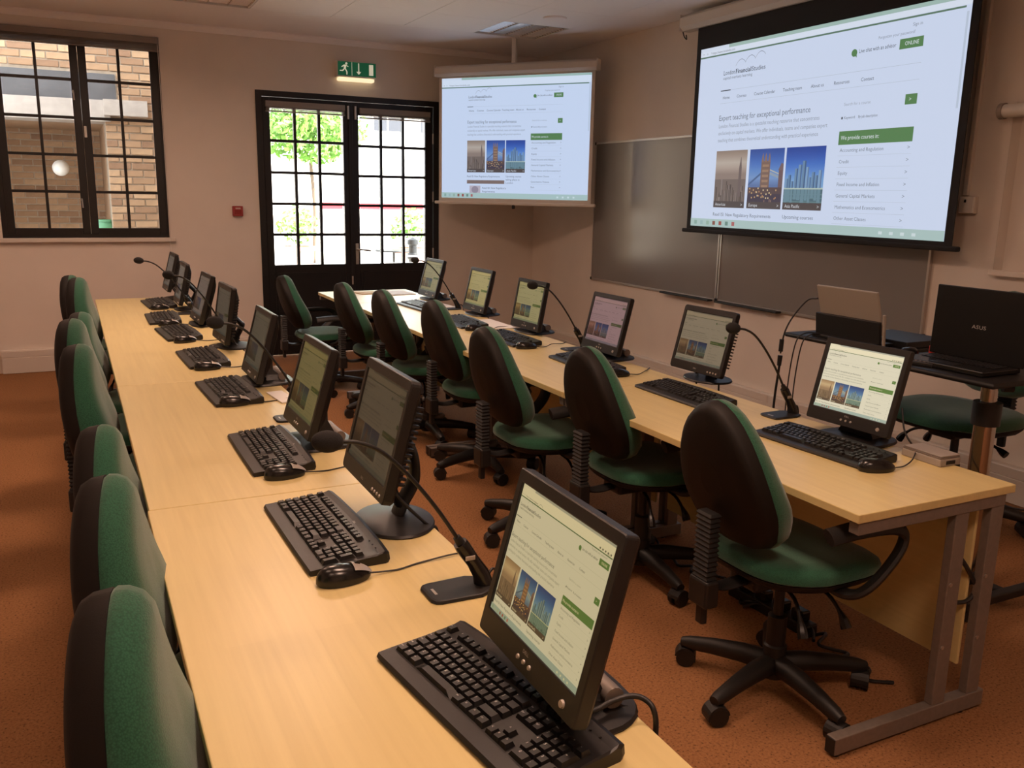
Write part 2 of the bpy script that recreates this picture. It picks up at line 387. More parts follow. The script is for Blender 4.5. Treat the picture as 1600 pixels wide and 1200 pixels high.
# ------------------------------------------------------------------ door_1 (double)
door = struct(thing('door_1', '', '')); del door['label']; del door['category']
mb = MB(); w = 0.055
mb.box(DX0, DX0+w, YF-0.012, YF+0.10, 0, DZ1); mb.box(DX1-w, DX1, YF-0.012, YF+0.10, 0, DZ1); mb.box(DX0+w, DX1-w, YF-0.012, YF+0.10, DZ1-0.05, DZ1)
mb.build('door_frame', BLACKFRAME, door)
dl = casement(door, 'door_leaf', DX0+w+0.003, 2.412, 0.01, DZ1-0.053, 3, 5, 0.065, 0.845, 0.095, YF+0.005, YF+0.055, 0.026)
dr = casement(door, 'door_leaf', 2.416, DX1-w-0.003, 0.01, DZ1-0.053, 3, 5, 0.078, 0.845, 0.115, YF+0.005, YF+0.055, 0.026)
for leaf, x0, x1 in ((dl, 1.70, 2.33), (dr, 2.52, 3.14)):
    mb = MB(); frame_rect(mb, x0, x1, 0.16, 0.78, 0.03, YF-0.001, YF+0.006); mb.build('panel_moulding', BLACKFRAME, leaf)
bx('cover_strip', BLACKFRAME, 2.395, 2.433, YF-0.008, YF+0.004, 0.01, DZ1-0.055, dl, 0.003)
h = MB(); h.rbox(2.445, 2.475, YF-0.006, YF+0.006, 0.85, 1.05, 0.004); hp = h.build('handle_plate', ALU, dr)
MB().tube(bez([(2.46, YF-0.005, 0.99), (2.46, YF-0.045, 0.99), (2.49, YF-0.05, 0.992), (2.58, YF-0.048, 0.982)]), 0.009, 10).build('lever_handle', ALU, dr)
MB().cyl((2.46, YF-0.007, 0.90), (2.46, YF-0.013, 0.90), 0.014).build('key_cylinder', ALU, dr)
for zz in (0.9, 1.45, 2.0):
    bx('hinge', ALU, DX1-w-0.012, DX1-w+0.002, YF-0.016, YF-0.004, zz, zz+0.10, door, 0.003)
for xx in (2.385, 2.455): bx('door_bolt', ALU, xx, xx+0.018, YF-0.012, YF+0.004, 2.19, 2.31, door, 0.003)
bx('door_bolt', ALU, 2.40, 2.415, YF-0.012, YF-0.006, 0.66, 0.74, door, 0.003)
blind('narrow grey blind raised on the left door leaf', 1.64, 2.36, 2.315, YF-0.03, YF+0.002, 5)
blind('narrow grey blind raised on the right door leaf', 2.50, 3.20, 2.30, YF-0.03, YF+0.002, 5)

# ------------------------------------------------------------------ exit sign, call point
t = thing('exit_sign', 'green emergency exit sign with running man above the double door', 'sign', (2.465, YF, 2.525))
SG = mat('sign_green', lin((20, 105, 70)), 0.4, emit=(lin((20, 110, 72)), 0.25)); SW = mat('sign_white', lin((235, 235, 215)), 0.4, emit=(lin((235, 230, 200)), 0.45))
SB = mat('sign_body', (0.7, 0.66, 0.58), 0.45); SLIT = mat('sign_tube_lit', (0.9, 0.8, 0.6), 0.5, emit=((1.0, 0.80, 0.50), 1.0))
bx('housing', SB, -0.185, 0.185, -0.07, -0.001, 0.028, 0.168, t, 0.004)
bx('face', SG, -0.176, 0.180, -0.073, -0.0705, 0.042, 0.163, t)
bx('lit_tube', SLIT, -0.170, 0.165, -0.074, -0.004, -0.002, 0.026, t, 0.006)
fn = lambda u, v, w: (u, -0.0732-w, v); mb = MB()
def poly(mb, pts): mb.prism(pts, fn, 0.0, 0.001)
mb.tube([fn(-0.098, 0.146, 0.0005), fn(-0.098, 0.147, 0.0009)], 0.001)
poly(mb, [(-0.098+0.0105*math.cos(a*PI/6), 0.146+0.0105*math.sin(a*PI/6)) for a in range(12)])
poly(mb, [(-0.118, 0.136), (-0.098, 0.133), (-0.104, 0.098), (-0.124, 0.096)])
poly(mb, [(-0.104, 0.135), (-0.098, 0.126), (-0.080, 0.116), (-0.078, 0.122)])
poly(mb, [(-0.118, 0.137), (-0.145, 0.118), (-0.140, 0.112), (-0.114, 0.126)])
poly(mb, [(-0.112, 0.100), (-0.102, 0.098), (-0.088, 0.075), (-0.090, 0.050), (-0.099, 0.050), (-0.099, 0.072)])
poly(mb, [(-0.126, 0.098), (-0.114, 0.096), (-0.130, 0.078), (-0.160, 0.078), (-0.160, 0.087), (-0.136, 0.088)])
mb.build('running_man', SW, t)
mb = MB(); poly(mb, [(0.012, 0.155), (0.022, 0.155), (0.022, 0.082), (0.040, 0.082), (0.017, 0.056), (-0.006, 0.082), (0.012, 0.082)]); mb.build('arrow', SW, t)
mb = MB(); poly(mb, [(0.115, 0.056), (0.155, 0.056), (0.155, 0.15), (0.115, 0.15)]); poly(mb, [(-0.048, 0.045), (-0.045, 0.045), (-0.045, 0.16), (-0.048, 0.16)]); mb.build('door_symbol', SW, t)
t = thing('fire_call_point', 'small red fire alarm call point on the wall left of the door', 'alarm', (1.36, YF, 1.345))
bx('body', RED, -0.044, 0.044, -0.045, 0, -0.044, 0.044, t, 0.005); bx('glass_plate', mat('call_glass', (0.25, 0.03, 0.03), 0.2), -0.03, 0.03, -0.0465, -0.044, -0.03, 0.012, t)
bx('label_strip', mat('call_label', (0.55, 0.4, 0.36), 0.5), -0.022, 0.022, -0.0475, -0.044, 0.017, 0.03, t)

# ------------------------------------------------------------------ ceiling lights, speaker
FIX = mat('fixture_white', (0.75, 0.72, 0.68), 0.5)
def fixture():
    t = thing('ceiling_light', 'x', 'light', group='recessed louvre ceiling lights'); P = PT
    mb = MB(); f = 0.012
    mb.box(0.002, P-0.002, 0.002, f, 0, 0.02); mb.box(0.002, P-0.002, P-f, P-0.002, 0, 0.02); mb.box(0.002, f, f, P-f, 0, 0.02); mb.box(P-f, P-0.002, f, P-f, 0, 0.02)
    mb.build('frame', FIX, t)
    mb = MB(); mb.box(f, P-f, f, P-f, 0.088, 0.092)
    for s in (f, P-f-0.003): mb.box(s, s+0.003, f, P-f, 0.02, 0.09); mb.box(f, P-f, s, s+0.003, 0.02, 0.09)
    mb.build('housing', REFLECT, t)
    n = 4; wd = (P-2*f)/n
    for k in range(n):
        x = f+wd*(k+0.5)
        MB().cyl((x, f+0.02, 0.07), (x, P-f-0.02, 0.07), 0.008, n=10).build('tube', FIX, t)
    for k in range(n+1):
        x = f+wd*k; MB().prism([(-0.018, 0.05), (0.018, 0.05), (0.003, 0.006), (-0.003, 0.006)], lambda u, v, w, x=x: (min(max(x+u, f), P-f), w, v), f, P-f).build('reflector', REFLECT, t)
    for k in range(1, 13):
        y = f+(P-2*f)*k/13; MB().prism([(-0.009, 0.045), (0.009, 0.045), (0.001, 0.008), (-0.001, 0.008)], lambda u, v, w, y=y: (w, y+u, v), f, P-f).build('louvre_blade', REFLECT, t)
    return t
fx0 = fixture(); first = True
LN = {(0, 0): 'unlit louvre ceiling light in the corner above the smaller projection screen', (4, 0): 'unlit louvre ceiling light above the double door, near the window side'}
for (i, j), on in LIGHTS.items():
    t = fx0 if first else copy_tree(fx0); first = False
    t.location = (GX1-(i+1)*PT, GY1-(j+1)*PT, ZC)
    t['label'] = LN.get((i, j), 'louvre ceiling light out of the picture, tile column %s row %s' % ('ABCDEFGH'[i], 'ABCDEFGHIJKLMN'[j]))
    if on:
        ld = bpy.data.lights.new('lamp', 'AREA'); ld.shape = 'SQUARE'; ld.size = 0.56; ld.energy = LAMP_POWER*(0.22 if i == 6 and j > 1 else 0.72 if i == 6 else 1.0 if j > 3 else 1.35); ld.color = LAMP_COLOR; ld.spread = 2.9
        lo = bpy.data.objects.new('lamp', ld); COL.objects.link(lo); lo.parent = t; lo.location = (PT/2, PT/2, -0.004)
mb = MB(); mb.lathe([(0.0, -0.012), (0.07, -0.013), (0.088, -0.010), (0.094, 0.0), (0.094, 0.002)], 32)
tag(mb.build('ceiling_speaker', TILE), 'round white speaker cover set in a ceiling tile', 'speaker').location = (3.50, 6.36, ZC)

# ------------------------------------------------------------------ web page meshes for screens
ITEMS = ['Accounting and Regulation', 'Credit', 'Equity', 'Fixed Income and Inflation', 'General Capital Markets', 'Mathematics and Econometrics', 'Other Asset Classes', 'Quantitative Finance', 'Risk']
NAV = [('Home', .016), ('Courses', .104), ('Course Calendar', .209), ('Teaching team', .373), ('About us', .520), ('Resources', .632), ('Contact', .756)]
PAR = ['London Financial Studies is a specialist teaching resource that concentrates', 'exclusively on capital markets. We offer individuals, teams and companies expert', 'teaching that combines theoretical understanding with practical experience']
text_meshes(ITEMS + [a for a, _ in NAV] + PAR + ['London', 'Financial', 'Studies', 'capital markets learning', 'Expert teaching for exceptional performance', 'Read ISI: New Regulatory Requirements', 'Upcoming courses',
    'Live chat with an advisor', 'ONLINE', 'Sign in', 'Forgotten your password?', 'Search for a course', 'Keyword', 'By job description', 'We provide courses in:', 'Americas', 'Europe', 'Asia Pacific', '>', 'https://www.londonfs.com', 'Read ISI: New Regulatory', 'Requirements',
    'taking place in', 'London', 'DELL', 'ASUS', 'SHURE', 'x'])
def picture(mb, fn, quad, kind, rnd):
    soft = lambda c: lin(tuple(v*0.86+0.14*205 for v in c))
    def q(a, b, c, d, col, L=1):
        mb.col = soft(col); mb.add([quad(a, b, L), quad(c, b, L), quad(c, d, L), quad(a, d, L)], [(0, 1, 2, 3)])
    def P(pts, col, L=2): mb.col = soft(col); mb.add([quad(a, b, L) for a, b in pts], [tuple(range(len(pts)))])
    def grad(cols, step):
        n = 6
        for k in range(len(cols)):
            a, b = cols[k], cols[min(k+1, len(cols)-1)]
            for m in range(n):
                f = m/n; q(0, 1-step*(k+(m+1)/n), 1, 1-step*(k+m/n), tuple(a[c]+(b[c]-a[c])*f for c in range(3)))
    if kind == 0:
        sky = [(150, 125, 105), (175, 150, 130), (200, 180, 160), (185, 160, 140), (150, 125, 110)]
        grad(sky, 0.1)
        q(0, 0, 1, 0.5, (118, 98, 87))
        for k in range(46):
            x = rnd.random()*0.93; h = 0.12+rnd.random()*0.42*(1-0.4*abs(x-0.4)); w = 0.03+rnd.random()*0.05; v = rnd.randint(-28, 28)
            z0 = rnd.random()*0.2*0; q(x, z0, min(x+w, 1), h*(1-0.35*k/46), (125+v, 106+v, 94+v), 2+k*0.05); q(x+w*0.55, z0, min(x+w, 1), h*(1-0.35*k/46), (88+v, 72+v, 65+v), 2.02+k*0.05)
        P([(0.76, 0.2), (0.86, 0.2), (0.85, 0.7), (0.82, 0.88), (0.81, 0.88), (0.77, 0.7)], (110, 90, 84), 5)
    elif kind == 1:
        sky = [(40, 70, 150), (50, 90, 175), (70, 115, 195), (95, 140, 205), (120, 155, 205), (90, 115, 165)]
        grad(sky, 0.12)
        q(0, 0, 1, 0.3, (60, 48, 62))
        P([(0.0, 0.42), (0.38, 0.62), (0.38, 0.58), (0.0, 0.38)], (70, 95, 140)); P([(0.62, 0.62), (1, 0.52), (1, 0.48), (0.62, 0.57)], (150, 165, 180))
        P([(0.62, 0.66), (1, 0.56), (1, 0.545), (0.62, 0.64)], (205, 195, 170))
        q(0.36, 0.25, 0.62, 0.80, (125, 92, 78), 3)
        for a in (0.36, 0.45, 0.55): P([(a, 0.78), (a+0.07, 0.78), (a+0.055, 0.88), (a+0.035, 0.94), (a+0.015, 0.88)], (140, 105, 88), 4)
        for k in range(5): q(0.40, 0.36+0.085*k, 0.58, 0.40+0.085*k, (165, 125, 95), 4)
        q(0.88, 0.25, 1, 0.66, (110, 80, 80), 3); P([(0.86, 0.64), (1, 0.64), (1, 0.74), (0.94, 0.76)], (120, 90, 88), 4)
        q(0, 0.25, 1, 0.36, (85, 62, 60), 5)
        for k in range(26):
            x, z = rnd.random()*0.96, 0.16+rnd.random()*0.18; q(x, z, x+0.03, z+0.025, rnd.choice([(230, 180, 110), (255, 225, 160), (200, 140, 90)]), 6)
        for k in range(12):
            x = rnd.random()*0.95; q(x, 0.02, x+0.025, 0.05+rnd.random()*0.12, (150, 110, 90), 6)
    else:
        sky = [(30, 60, 150), (40, 80, 175), (60, 110, 200), (90, 140, 215), (120, 170, 220)]
        grad(sky, 0.13)
        q(0, 0.33, 1, 0.36, (195, 210, 190)); q(0, 0, 1, 0.33, (70, 100, 110))
        for k in range(5): q(0, 0.06*k, 1, 0.06*k+0.02, (95, 130, 130), 2)
        for x, w, h in [(0.02, .08, .5), (.1, .07, .56), (.18, .06, .46), (.26, .08, .66), (.35, .09, .72), (.45, .09, .78), (.55, .07, .68), (.63, .06, .52), (.70, .08, .60), (.79, .07, .55), (.87, .08, .63)]:
            v = rnd.randint(-20, 20); q(x, 0.35, x+w, h, (120+v, 155+v, 185+v), 3); q(x+w*0.6, 0.35, x+w, h, (75+v, 105+v, 145+v), 4)
            q(x, 0.10+rnd.random()*0.1, x+w, 0.33, (105, 140, 150), 3)
    q(0, 0, 1, 0.115, (75, 62, 58), 8)
    return
def page(W, H, c0, c1, vm, extra=False, chrome=0.05, fine=False):
    """browser window W x H (m), lower-left corner at local (0,0): +r to viewer's right, +u up; faces local -x"""
    rnd = random.Random(3); mb = MB(); e = 0.00025
    fn = lambda r, u, L=0: (-e*L, -r, u)
    U = lambda c: (c0+c*(c1-c0))*W
    V = lambda v: (1-vm(v))*H
    def q(r0, u0, r1, u1, col, L): mb.col = lin(col); mb.add([fn(r0, u0, L), fn(r1, u0, L), fn(r1, u1, L), fn(r0, u1, L)], [(0, 1, 2, 3)])
    def T(s, r, u, h, col, width=None, L=2):
        mb.col = lin(col); put_text(mb, s, lambda a, b: fn(a, b, L), r, u, h, width)
    k = (vm(1)-vm(0))*H
    q(0, 0, W, H, (226, 234, 250), 0)
    q(0, H*(1-0.018), W*0.14, H, (232, 238, 246), 1); q(W*0.14, H*(1-0.018), W, H, (178, 188, 205) if fine else (176, 200, 186), 1)
    q(0, H*(1-chrome+0.006), W, H*(1-0.018), (238, 243, 250), 1)
    q(0, H*(1-chrome-0.004), W*0.985, H*(1-chrome+0.004), (105, 132, 108), 2)
    for i in range(3): T('>', W*(0.012+0.02*i), H*(1-chrome+0.012), 0.02*H, (140, 145, 150))
    T('https://www.londonfs.com', W*0.06, H*(1-chrome+0.012), 0.018*H, (120, 125, 135))
    for i in range(5 if fine else 0): q(W*(0.86+i*0.025), H*(1-chrome+0.012), W*(0.872+i*0.025), H*(1-chrome+0.024), (120, 125, 125), 2)
    cw = (c1-c0)*W
    g = (70, 76, 84)
    T('London', U(.010), V(.163), .034*k, g, .072*cw); T('Financial', U(.086), V(.163), .034*k, (45, 50, 58), .094*cw); T('Financial', U(.0868), V(.163), .034*k, (45, 50, 58), .094*cw); T('Studies', U(.184), V(.163), .034*k, g, .080*cw)
    T('capital markets learning', U(.010), V(.187), .022*k, (120, 125, 132), .18*cw)
    for i in range(3):   # swooping wings
        a = U(.085+.058*i); b = U(.145+.058*i); base = V(.125-.011*i); pts = []
        for j in range(13):
            s = j/12; pts.append((a+(b-a)*s, base+.026*k*math.sin(PI*s)**0.8+.012*k*s))
        th = .0022*k
        for j in range(12):
            (p0, h0), (p1, h1) = pts[j], pts[j+1]; mb.col = lin((95, 102, 108)); mb.add([fn(p0, h0, 2), fn(p1, h1, 2), fn(p1, h1+th, 2), fn(p0, h0+th, 2)], [(0, 1, 2, 3)])
    q(U(0), V(.246), U(1), V(.2445), (190, 198, 208), 1); q(U(0), V(.315), U(1), V(.3135), (196, 204, 214), 1); q(U(0), V(.2485), U(.063), V(.2435), (60, 66, 70), 2)
    for s, c in NAV: T(s, U(c), V(.292), .023*k, (85, 92, 100), None if fine else None)
    T('Expert teaching for exceptional performance', U(0), V(.408), .042*k, (118, 125, 136), .528*cw)
    for i, s in enumerate(PAR): T(s, U(0.002), V(.448+.0385*i), .029*k, (158, 164, 174), (.575, .617, .575)[i]*cw)
    for i, (a, b) in enumerate([(0, .197), (.213, .411), (.422, .625)]):
        r0, r1, z0, z1 = U(a), U(b), V(.888), V(.574)
        picture(mb, fn, lambda x, y, L=1, r0=r0, r1=r1, z0=z0, z1=z1: fn(r0+x*(r1-r0), z0+y*(z1-z0), L*0.5+1), i, rnd)
        T(('Americas', 'Europe', 'Asia Pacific')[i], r0+.012*cw, z0+.010*k, .024*k, (235, 235, 235), L=6); T('>', r1-.022*cw, z0+.009*k, .026*k, (235, 235, 235), L=6)
    T('Read ISI: New Regulatory Requirements', U(0), V(.936), .027*k, (110, 118, 128), .36*cw); T('Upcoming courses', U(.424), V(.934), .027*k, (110, 118, 128), .165*cw)
    if extra:
        q(U(0), V(1.0), U(.41), V(.965), (140, 118, 110), 1); q(U(.03), V(1.10), U(.15), V(1.02), (205, 190, 195), 1)
        mb.col = lin((165, 150, 160)); mb.add([fn(U(.09)+.04*k*math.cos(a*PI/8), V(1.06)+.035*k*math.sin(a*PI/8), 2) for a in range(16)], [tuple(range(16))])
        T('Read ISI: New Regulatory', U(.17), V(1.05), .026*k, (90, 96, 104)); T('Requirements', U(.17), V(1.085), .026*k, (90, 96, 104)); T('taking place in', U(.424), V(.966), .027*k, (110, 118, 128)); T('London', U(.424), V(.998), .027*k, (110, 118, 128))
    # right column
    gr = (98, 140, 88)
    T('Sign in', U(.952), V(.088), .02*k, (140, 146, 156)); T('Forgotten your password?', U(.815), V(.118), .019*k, (150, 156, 166), .15*cw)
    mb.col = lin(gr); mb.add([fn(U(.715)+.017*k*math.cos(a*PI/10), V(.160)+.017*k*math.sin(a*PI/10), 2) for a in range(20)], [tuple(range(20))])
    mb.add([fn(U(.715)+.004*k, V(.172), 2), fn(U(.715)+.016*k, V(.182), 2), fn(U(.715)+.015*k, V(.165), 2)], [(0, 1, 2)])
    T('Live chat with an advisor', U(.735), V(.164), .026*k, (80, 88, 96), .158*cw)
    q(U(.907), V(.178), U(1), V(.135), gr, 2); T('ONLINE', U(.928), V(.164), .024*k, (240, 244, 240), .055*cw, L=4)
    T('Search for a course', U(.69), V(.395), .02*k, (170, 176, 186)); q(U(.953), V(.416), U(1), V(.372), gr, 2); T('>', U(.968), V(.402), .024*k, (235, 240, 235), L=4)
    T('Keyword', U(.695), V(.456), .018*k, (105, 112, 120)); T('By job description', U(.76), V(.456), .018*k, (105, 112, 120), .085*cw); q(U(.683), V(.456), U(.69), V(.445), (80, 86, 92), 2)
    q(U(.68), V(.575), U(1), V(.512), gr, 2); T('We provide courses in:', U(.690), V(.552), .028*k, (245, 248, 245), .17*cw, L=4)
    n = 9 if extra else 7
    for i, s in enumerate(ITEMS[:n]):
        v = .608+.0535*i; T(s, U(.690), V(v), .024*k, (130, 137, 146)); T('>', U(.982), V(v), .026*k, (130, 137, 146)); q(U(.682), V(v+.019), U(1), V(v+.0178), (200, 207, 217), 1)
    q(W*0.988, H*0.55, W*0.994, H*0.93, (205, 214, 226), 1)
    # task bar
    q(0, 0, W, H*0.045, (165, 192, 215) if fine else (188, 210, 200), 10)
    for i, c in enumerate([(150, 180, 165), (170, 195, 190), (165, 190, 170), (150, 95, 80), (170, 90, 80), (120, 150, 135), (190, 110, 105)]):
        q(W*(0.02+0.032*i), H*0.012, W*(0.034+0.032*i), H*0.034, c, 11)
    for i in range(4): q(W*(0.80+0.035*i), H*0.014, W*(0.812+0.035*i), H*0.028, (225, 235, 230), 11)
    T('x', W*0.985, H*0.985, 0.014*H, (90, 90, 90), L=3)
    return mb

# ------------------------------------------------------------------ projection screens
def proj_screen(label, loc, rz, W, H, side, top, bot, border_mat, case_ext, case_r, pg, smat, bracket=False):
    """local frame: viewer looks along +x; canvas lower-left of picture at local (0, W/2, 0)"""
    t = thing('projection_screen', label, 'screen', loc, rz)
    bx('canvas', border_mat, 0.001, 0.005, -W/2-side, W/2+side, -bot, H+top, t)
    o = pg.build('projected_image', smat, t); o.location = (0, W/2, 0)
    bx('bottom_bar', border_mat if not bracket else CASE, -0.012, 0.018, -W/2-side-0.045, W/2+side+0.045, -bot-0.028, -bot, t, 0.008)
    mb = MB(); hh = case_r
    mb.prism([(-hh, -hh*0.5), (-hh*0.5, -hh), (hh, -hh), (hh, hh), (-hh*0.5, hh), (-hh, hh*0.6)], lambda u, v, w: (u, w, H+top+hh*0.7+v), -W/2-case_ext, W/2+case_ext)
    mb.build('roller_case', CASE, t)
    for s in (-1, 1):
        y = s*(W/2+case_ext); mb = MB(); mb.rbox(-hh*1.04, hh*1.04, min(y, y+s*0.012), max(y, y+s*0.012), H+top-hh*0.35, H+top+hh*1.75, 0.006); mb.build('end_cap', CASE, t)
    return t
BW, BH = 2.183, 1.252
pg1 = page(BW, BH, .114, .875, lambda v: v, False)
S1 = screenm('projection_bright', (0.93, 0.97, 1.05), 0.80)
big = proj_screen('large pull-down projection screen with black border over the right wall whiteboards', (4.2, 5.417-BW/2, 1.335), 0, BW, BH, 0.050, 0.17, 0.022, SCREENCLOTH, 0.20, 0.055, pg1, S1)
mb = MB(); yl = BW/2+0.21
mb.tube(bez([(0, yl, BH+0.26), (-0.01, yl+0.02, BH+0.2), (0, yl+0.01, BH+0.13), (0.01, yl-0.012, BH+0.10), (0, yl-0.018, BH+0.13)]), 0.004, 8); mb.build('pull_hook', BLACK, big)
W2, H2 = 1.48, 1.0755
pg2 = page(W2, H2, .183, .825, lambda v: .03+.847*v, True, chrome=0.078)
S2 = screenm('projection_soft', (0.88, 0.97, 1.10), 0.80)
S2P = dict(loc=(3.656, 7.366, 1.497), rz=0.663)
small = proj_screen('smaller white projection screen hung across the corner beside the double door', (0, 0, 0), 0, W2, H2, 0.03, 0.03, 0.03, CASE, 0.05, 0.045, pg2, S2, True)
MB().rbox(-0.02, 0.02, -0.02, 0.02, H2+0.09, ZC-1.497+0.001, 0.004).build('hanging_bracket', CASE, small)
MB().rbox(-0.012, 0.012, -0.03, -0.005, -0.09, -0.055, 0.005).build('pull_tab', RED if 0 else BLACK, small)

# ------------------------------------------------------------------ whiteboards on the right wall
def wboard(label, ya, yb, zb, zt, tray):
    t = thing('whiteboard', label, 'whiteboard', (XW, (ya+yb)/2, zb)); L = (yb-ya)/2; H = zt-zb
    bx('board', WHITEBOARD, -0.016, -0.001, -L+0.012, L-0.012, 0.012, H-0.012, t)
    mb = MB()
    for a in [(-L, L, 0, 0.016), (-L, L, H-0.016, H), (-L, -L+0.014, 0.016, H-0.016), (L-0.014, L, 0.016, H-0.016)]: mb.box(-0.022, -0.001, a[0], a[1], a[2], a[3])
    mb.build('frame', ALU, t)
    for s in (-1, 1):
        for z in (0, H-0.02): bx('corner_cap', BLACK, -0.025, -0.001, s*L-0.012, s*L+0.012, z-0.002, z+0.022, t, 0.003)
    bx('pen_tray', BLACK, -0.07, -0.022, tray[0], tray[1], -0.004, 0.01, t, 0.003)
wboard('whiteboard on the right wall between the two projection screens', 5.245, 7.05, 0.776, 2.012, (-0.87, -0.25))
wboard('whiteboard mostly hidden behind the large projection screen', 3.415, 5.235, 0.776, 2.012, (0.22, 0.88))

# wall bits at the right edge
t = thing('wall_socket', 'cream surface-mounted switch box on the wall right of the large screen', 'socket', (XW, 3.22, 1.53))
bx('back_box', TRUNK, -0.035, 0, -0.045, 0.045, -0.045, 0.045, t, 0.004); bx('face_plate', WHITEPL, -0.042, -0.035, -0.043, 0.043, -0.043, 0.043, t, 0.003)
bx('rocker', BLACK, -0.046, -0.042, 0.0, 0.012, 0.012, 0.028, t, 0.002)
t2 = tag(bx('cable_conduit', TRUNK, XW-0.022, XW, 3.235, 3.265, 1.58, ZC-0.002, None, 0.003), 'thin vertical cable trunking rising to the ceiling beside the large screen', 'conduit')
t = thing('wall_roller', 'white wall roller with clear sheet hanging down at the right edge', 'roller', (XW, 2.6, 2.0))
MB().cyl((-0.06, -0.45, 0), (-0.06, 0.45, 0), 0.034, n=20).build('roll', ROLLM, t)
for s in (-0.46, 0.45): MB().cyl((-0.06, s, 0), (-0.06, s+0.025, 0), 0.04, n=20).build('end_cap', mat('roller_cap', (0.3, 0.25, 0.21), 0.5), t)
bx('clear_sheet', SHEET, -0.034, -0.032, 0.37, 0.42, -0.80, 0.0, t); bx('bottom_rail', WALL, -0.045, -0.022, -0.45, 0.44, -0.83, -0.80, t, 0.005)
for s in (-0.4, 0.4): bx('bracket', ROLLM, -0.06, 0, s-0.01, s+0.01, -0.02, 0.04, t, 0.003)

# ------------------------------------------------------------------ desks
HD = 0.73
def desk(label, x0, x1, ya, yb, cframe=True):
    t = thing('desk', label, 'desk', ((x0+x1)/2, (ya+yb)/2, 0), 0, 'maple topped desks'); M = Matrix.Translation((-(x0+x1)/2, -(ya+yb)/2, 0))
    def b(name, m, *a, r=0.003): 
        mb = MB(M); mb.rbox(*a, r); return mb.build(name, m, t)
    b('tabletop', WOOD, x0, x1, ya+0.001, yb-0.001, HD-0.025, HD, r=0.0025)
    for y, s in ((ya+0.006, 1), (yb-0.041, 1)):
        b('top_rail', FRAMEM, x0+0.01, x1-0.03, y, y+0.035, HD-0.062, HD-0.026)
        b('foot_rail', FRAMEM, x0+0.01, x1-0.005, y, y+0.035, 0.008, 0.06)
        for xo in (0.405, 0.560): b('upright', FRAMEM, x0+xo, x0+xo+0.055, y+0.003, y+0.032, 0.06, HD-0.062)
        b('foot_cap', BLACK, x0+0.006, x0+0.0105, y+0.001, y+0.034, 0.009, 0.059, r=0.002)
        for xo in (0.03, 0.55): 
            mb = MB(M); mb.cyl((x0+xo, y+0.017, 0.0), (x0+xo, y+0.017, 0.009), 0.014); mb.build('levelling_foot', BLACK, t)
        for zz in (0.25, 0.45):
            for xo in (0.416, 0.571):
                mb = MB(M); yy = y+0.003 if y < (ya+yb)/2 else y+0.032; d = -0.003 if y < (ya+yb)/2 else 0.003
                mb.cyl((x0+xo, yy, zz), (x0+xo, yy+d, zz), 0.006, n=10); mb.build('screw', ALU, t)
    b('modesty_panel', WOOD, x0+0.545, x0+0.556, ya+0.045, yb-0.045, 0.146, HD-0.027, r=0.002)
    return t
AX0, AX1 = 0.1262, 0.7516
AJ = [0.72, 2.31, 3.90, 5.485, 7.074]
AL = ['front row maple desk nearest the camera, holding the closest monitor', 'second maple desk from the camera in the front row', 'third maple desk from the camera in the front row', 'front row maple desk farthest from the camera, under the casement window']
for k in range(4): desk(AL[k], AX0-(0.004 if k == 0 else 0), AX1, AJ[k], AJ[k+1])
BX0, BX1 = 1.804, 2.447
BJ = [1.540, 3.123, 4.707, 6.290]
BL = ['rear row maple desk at the right with its grey steel end frame in view', 'middle maple desk of the rear row', 'rear row maple desk next to the bare far table']
for k in range(3): desk(BL[k], BX0, BX1, BJ[k], BJ[k+1])
desk('far end maple table of the rear row in front of the double door', 1.775, 2.527, 6.292, 7.10)

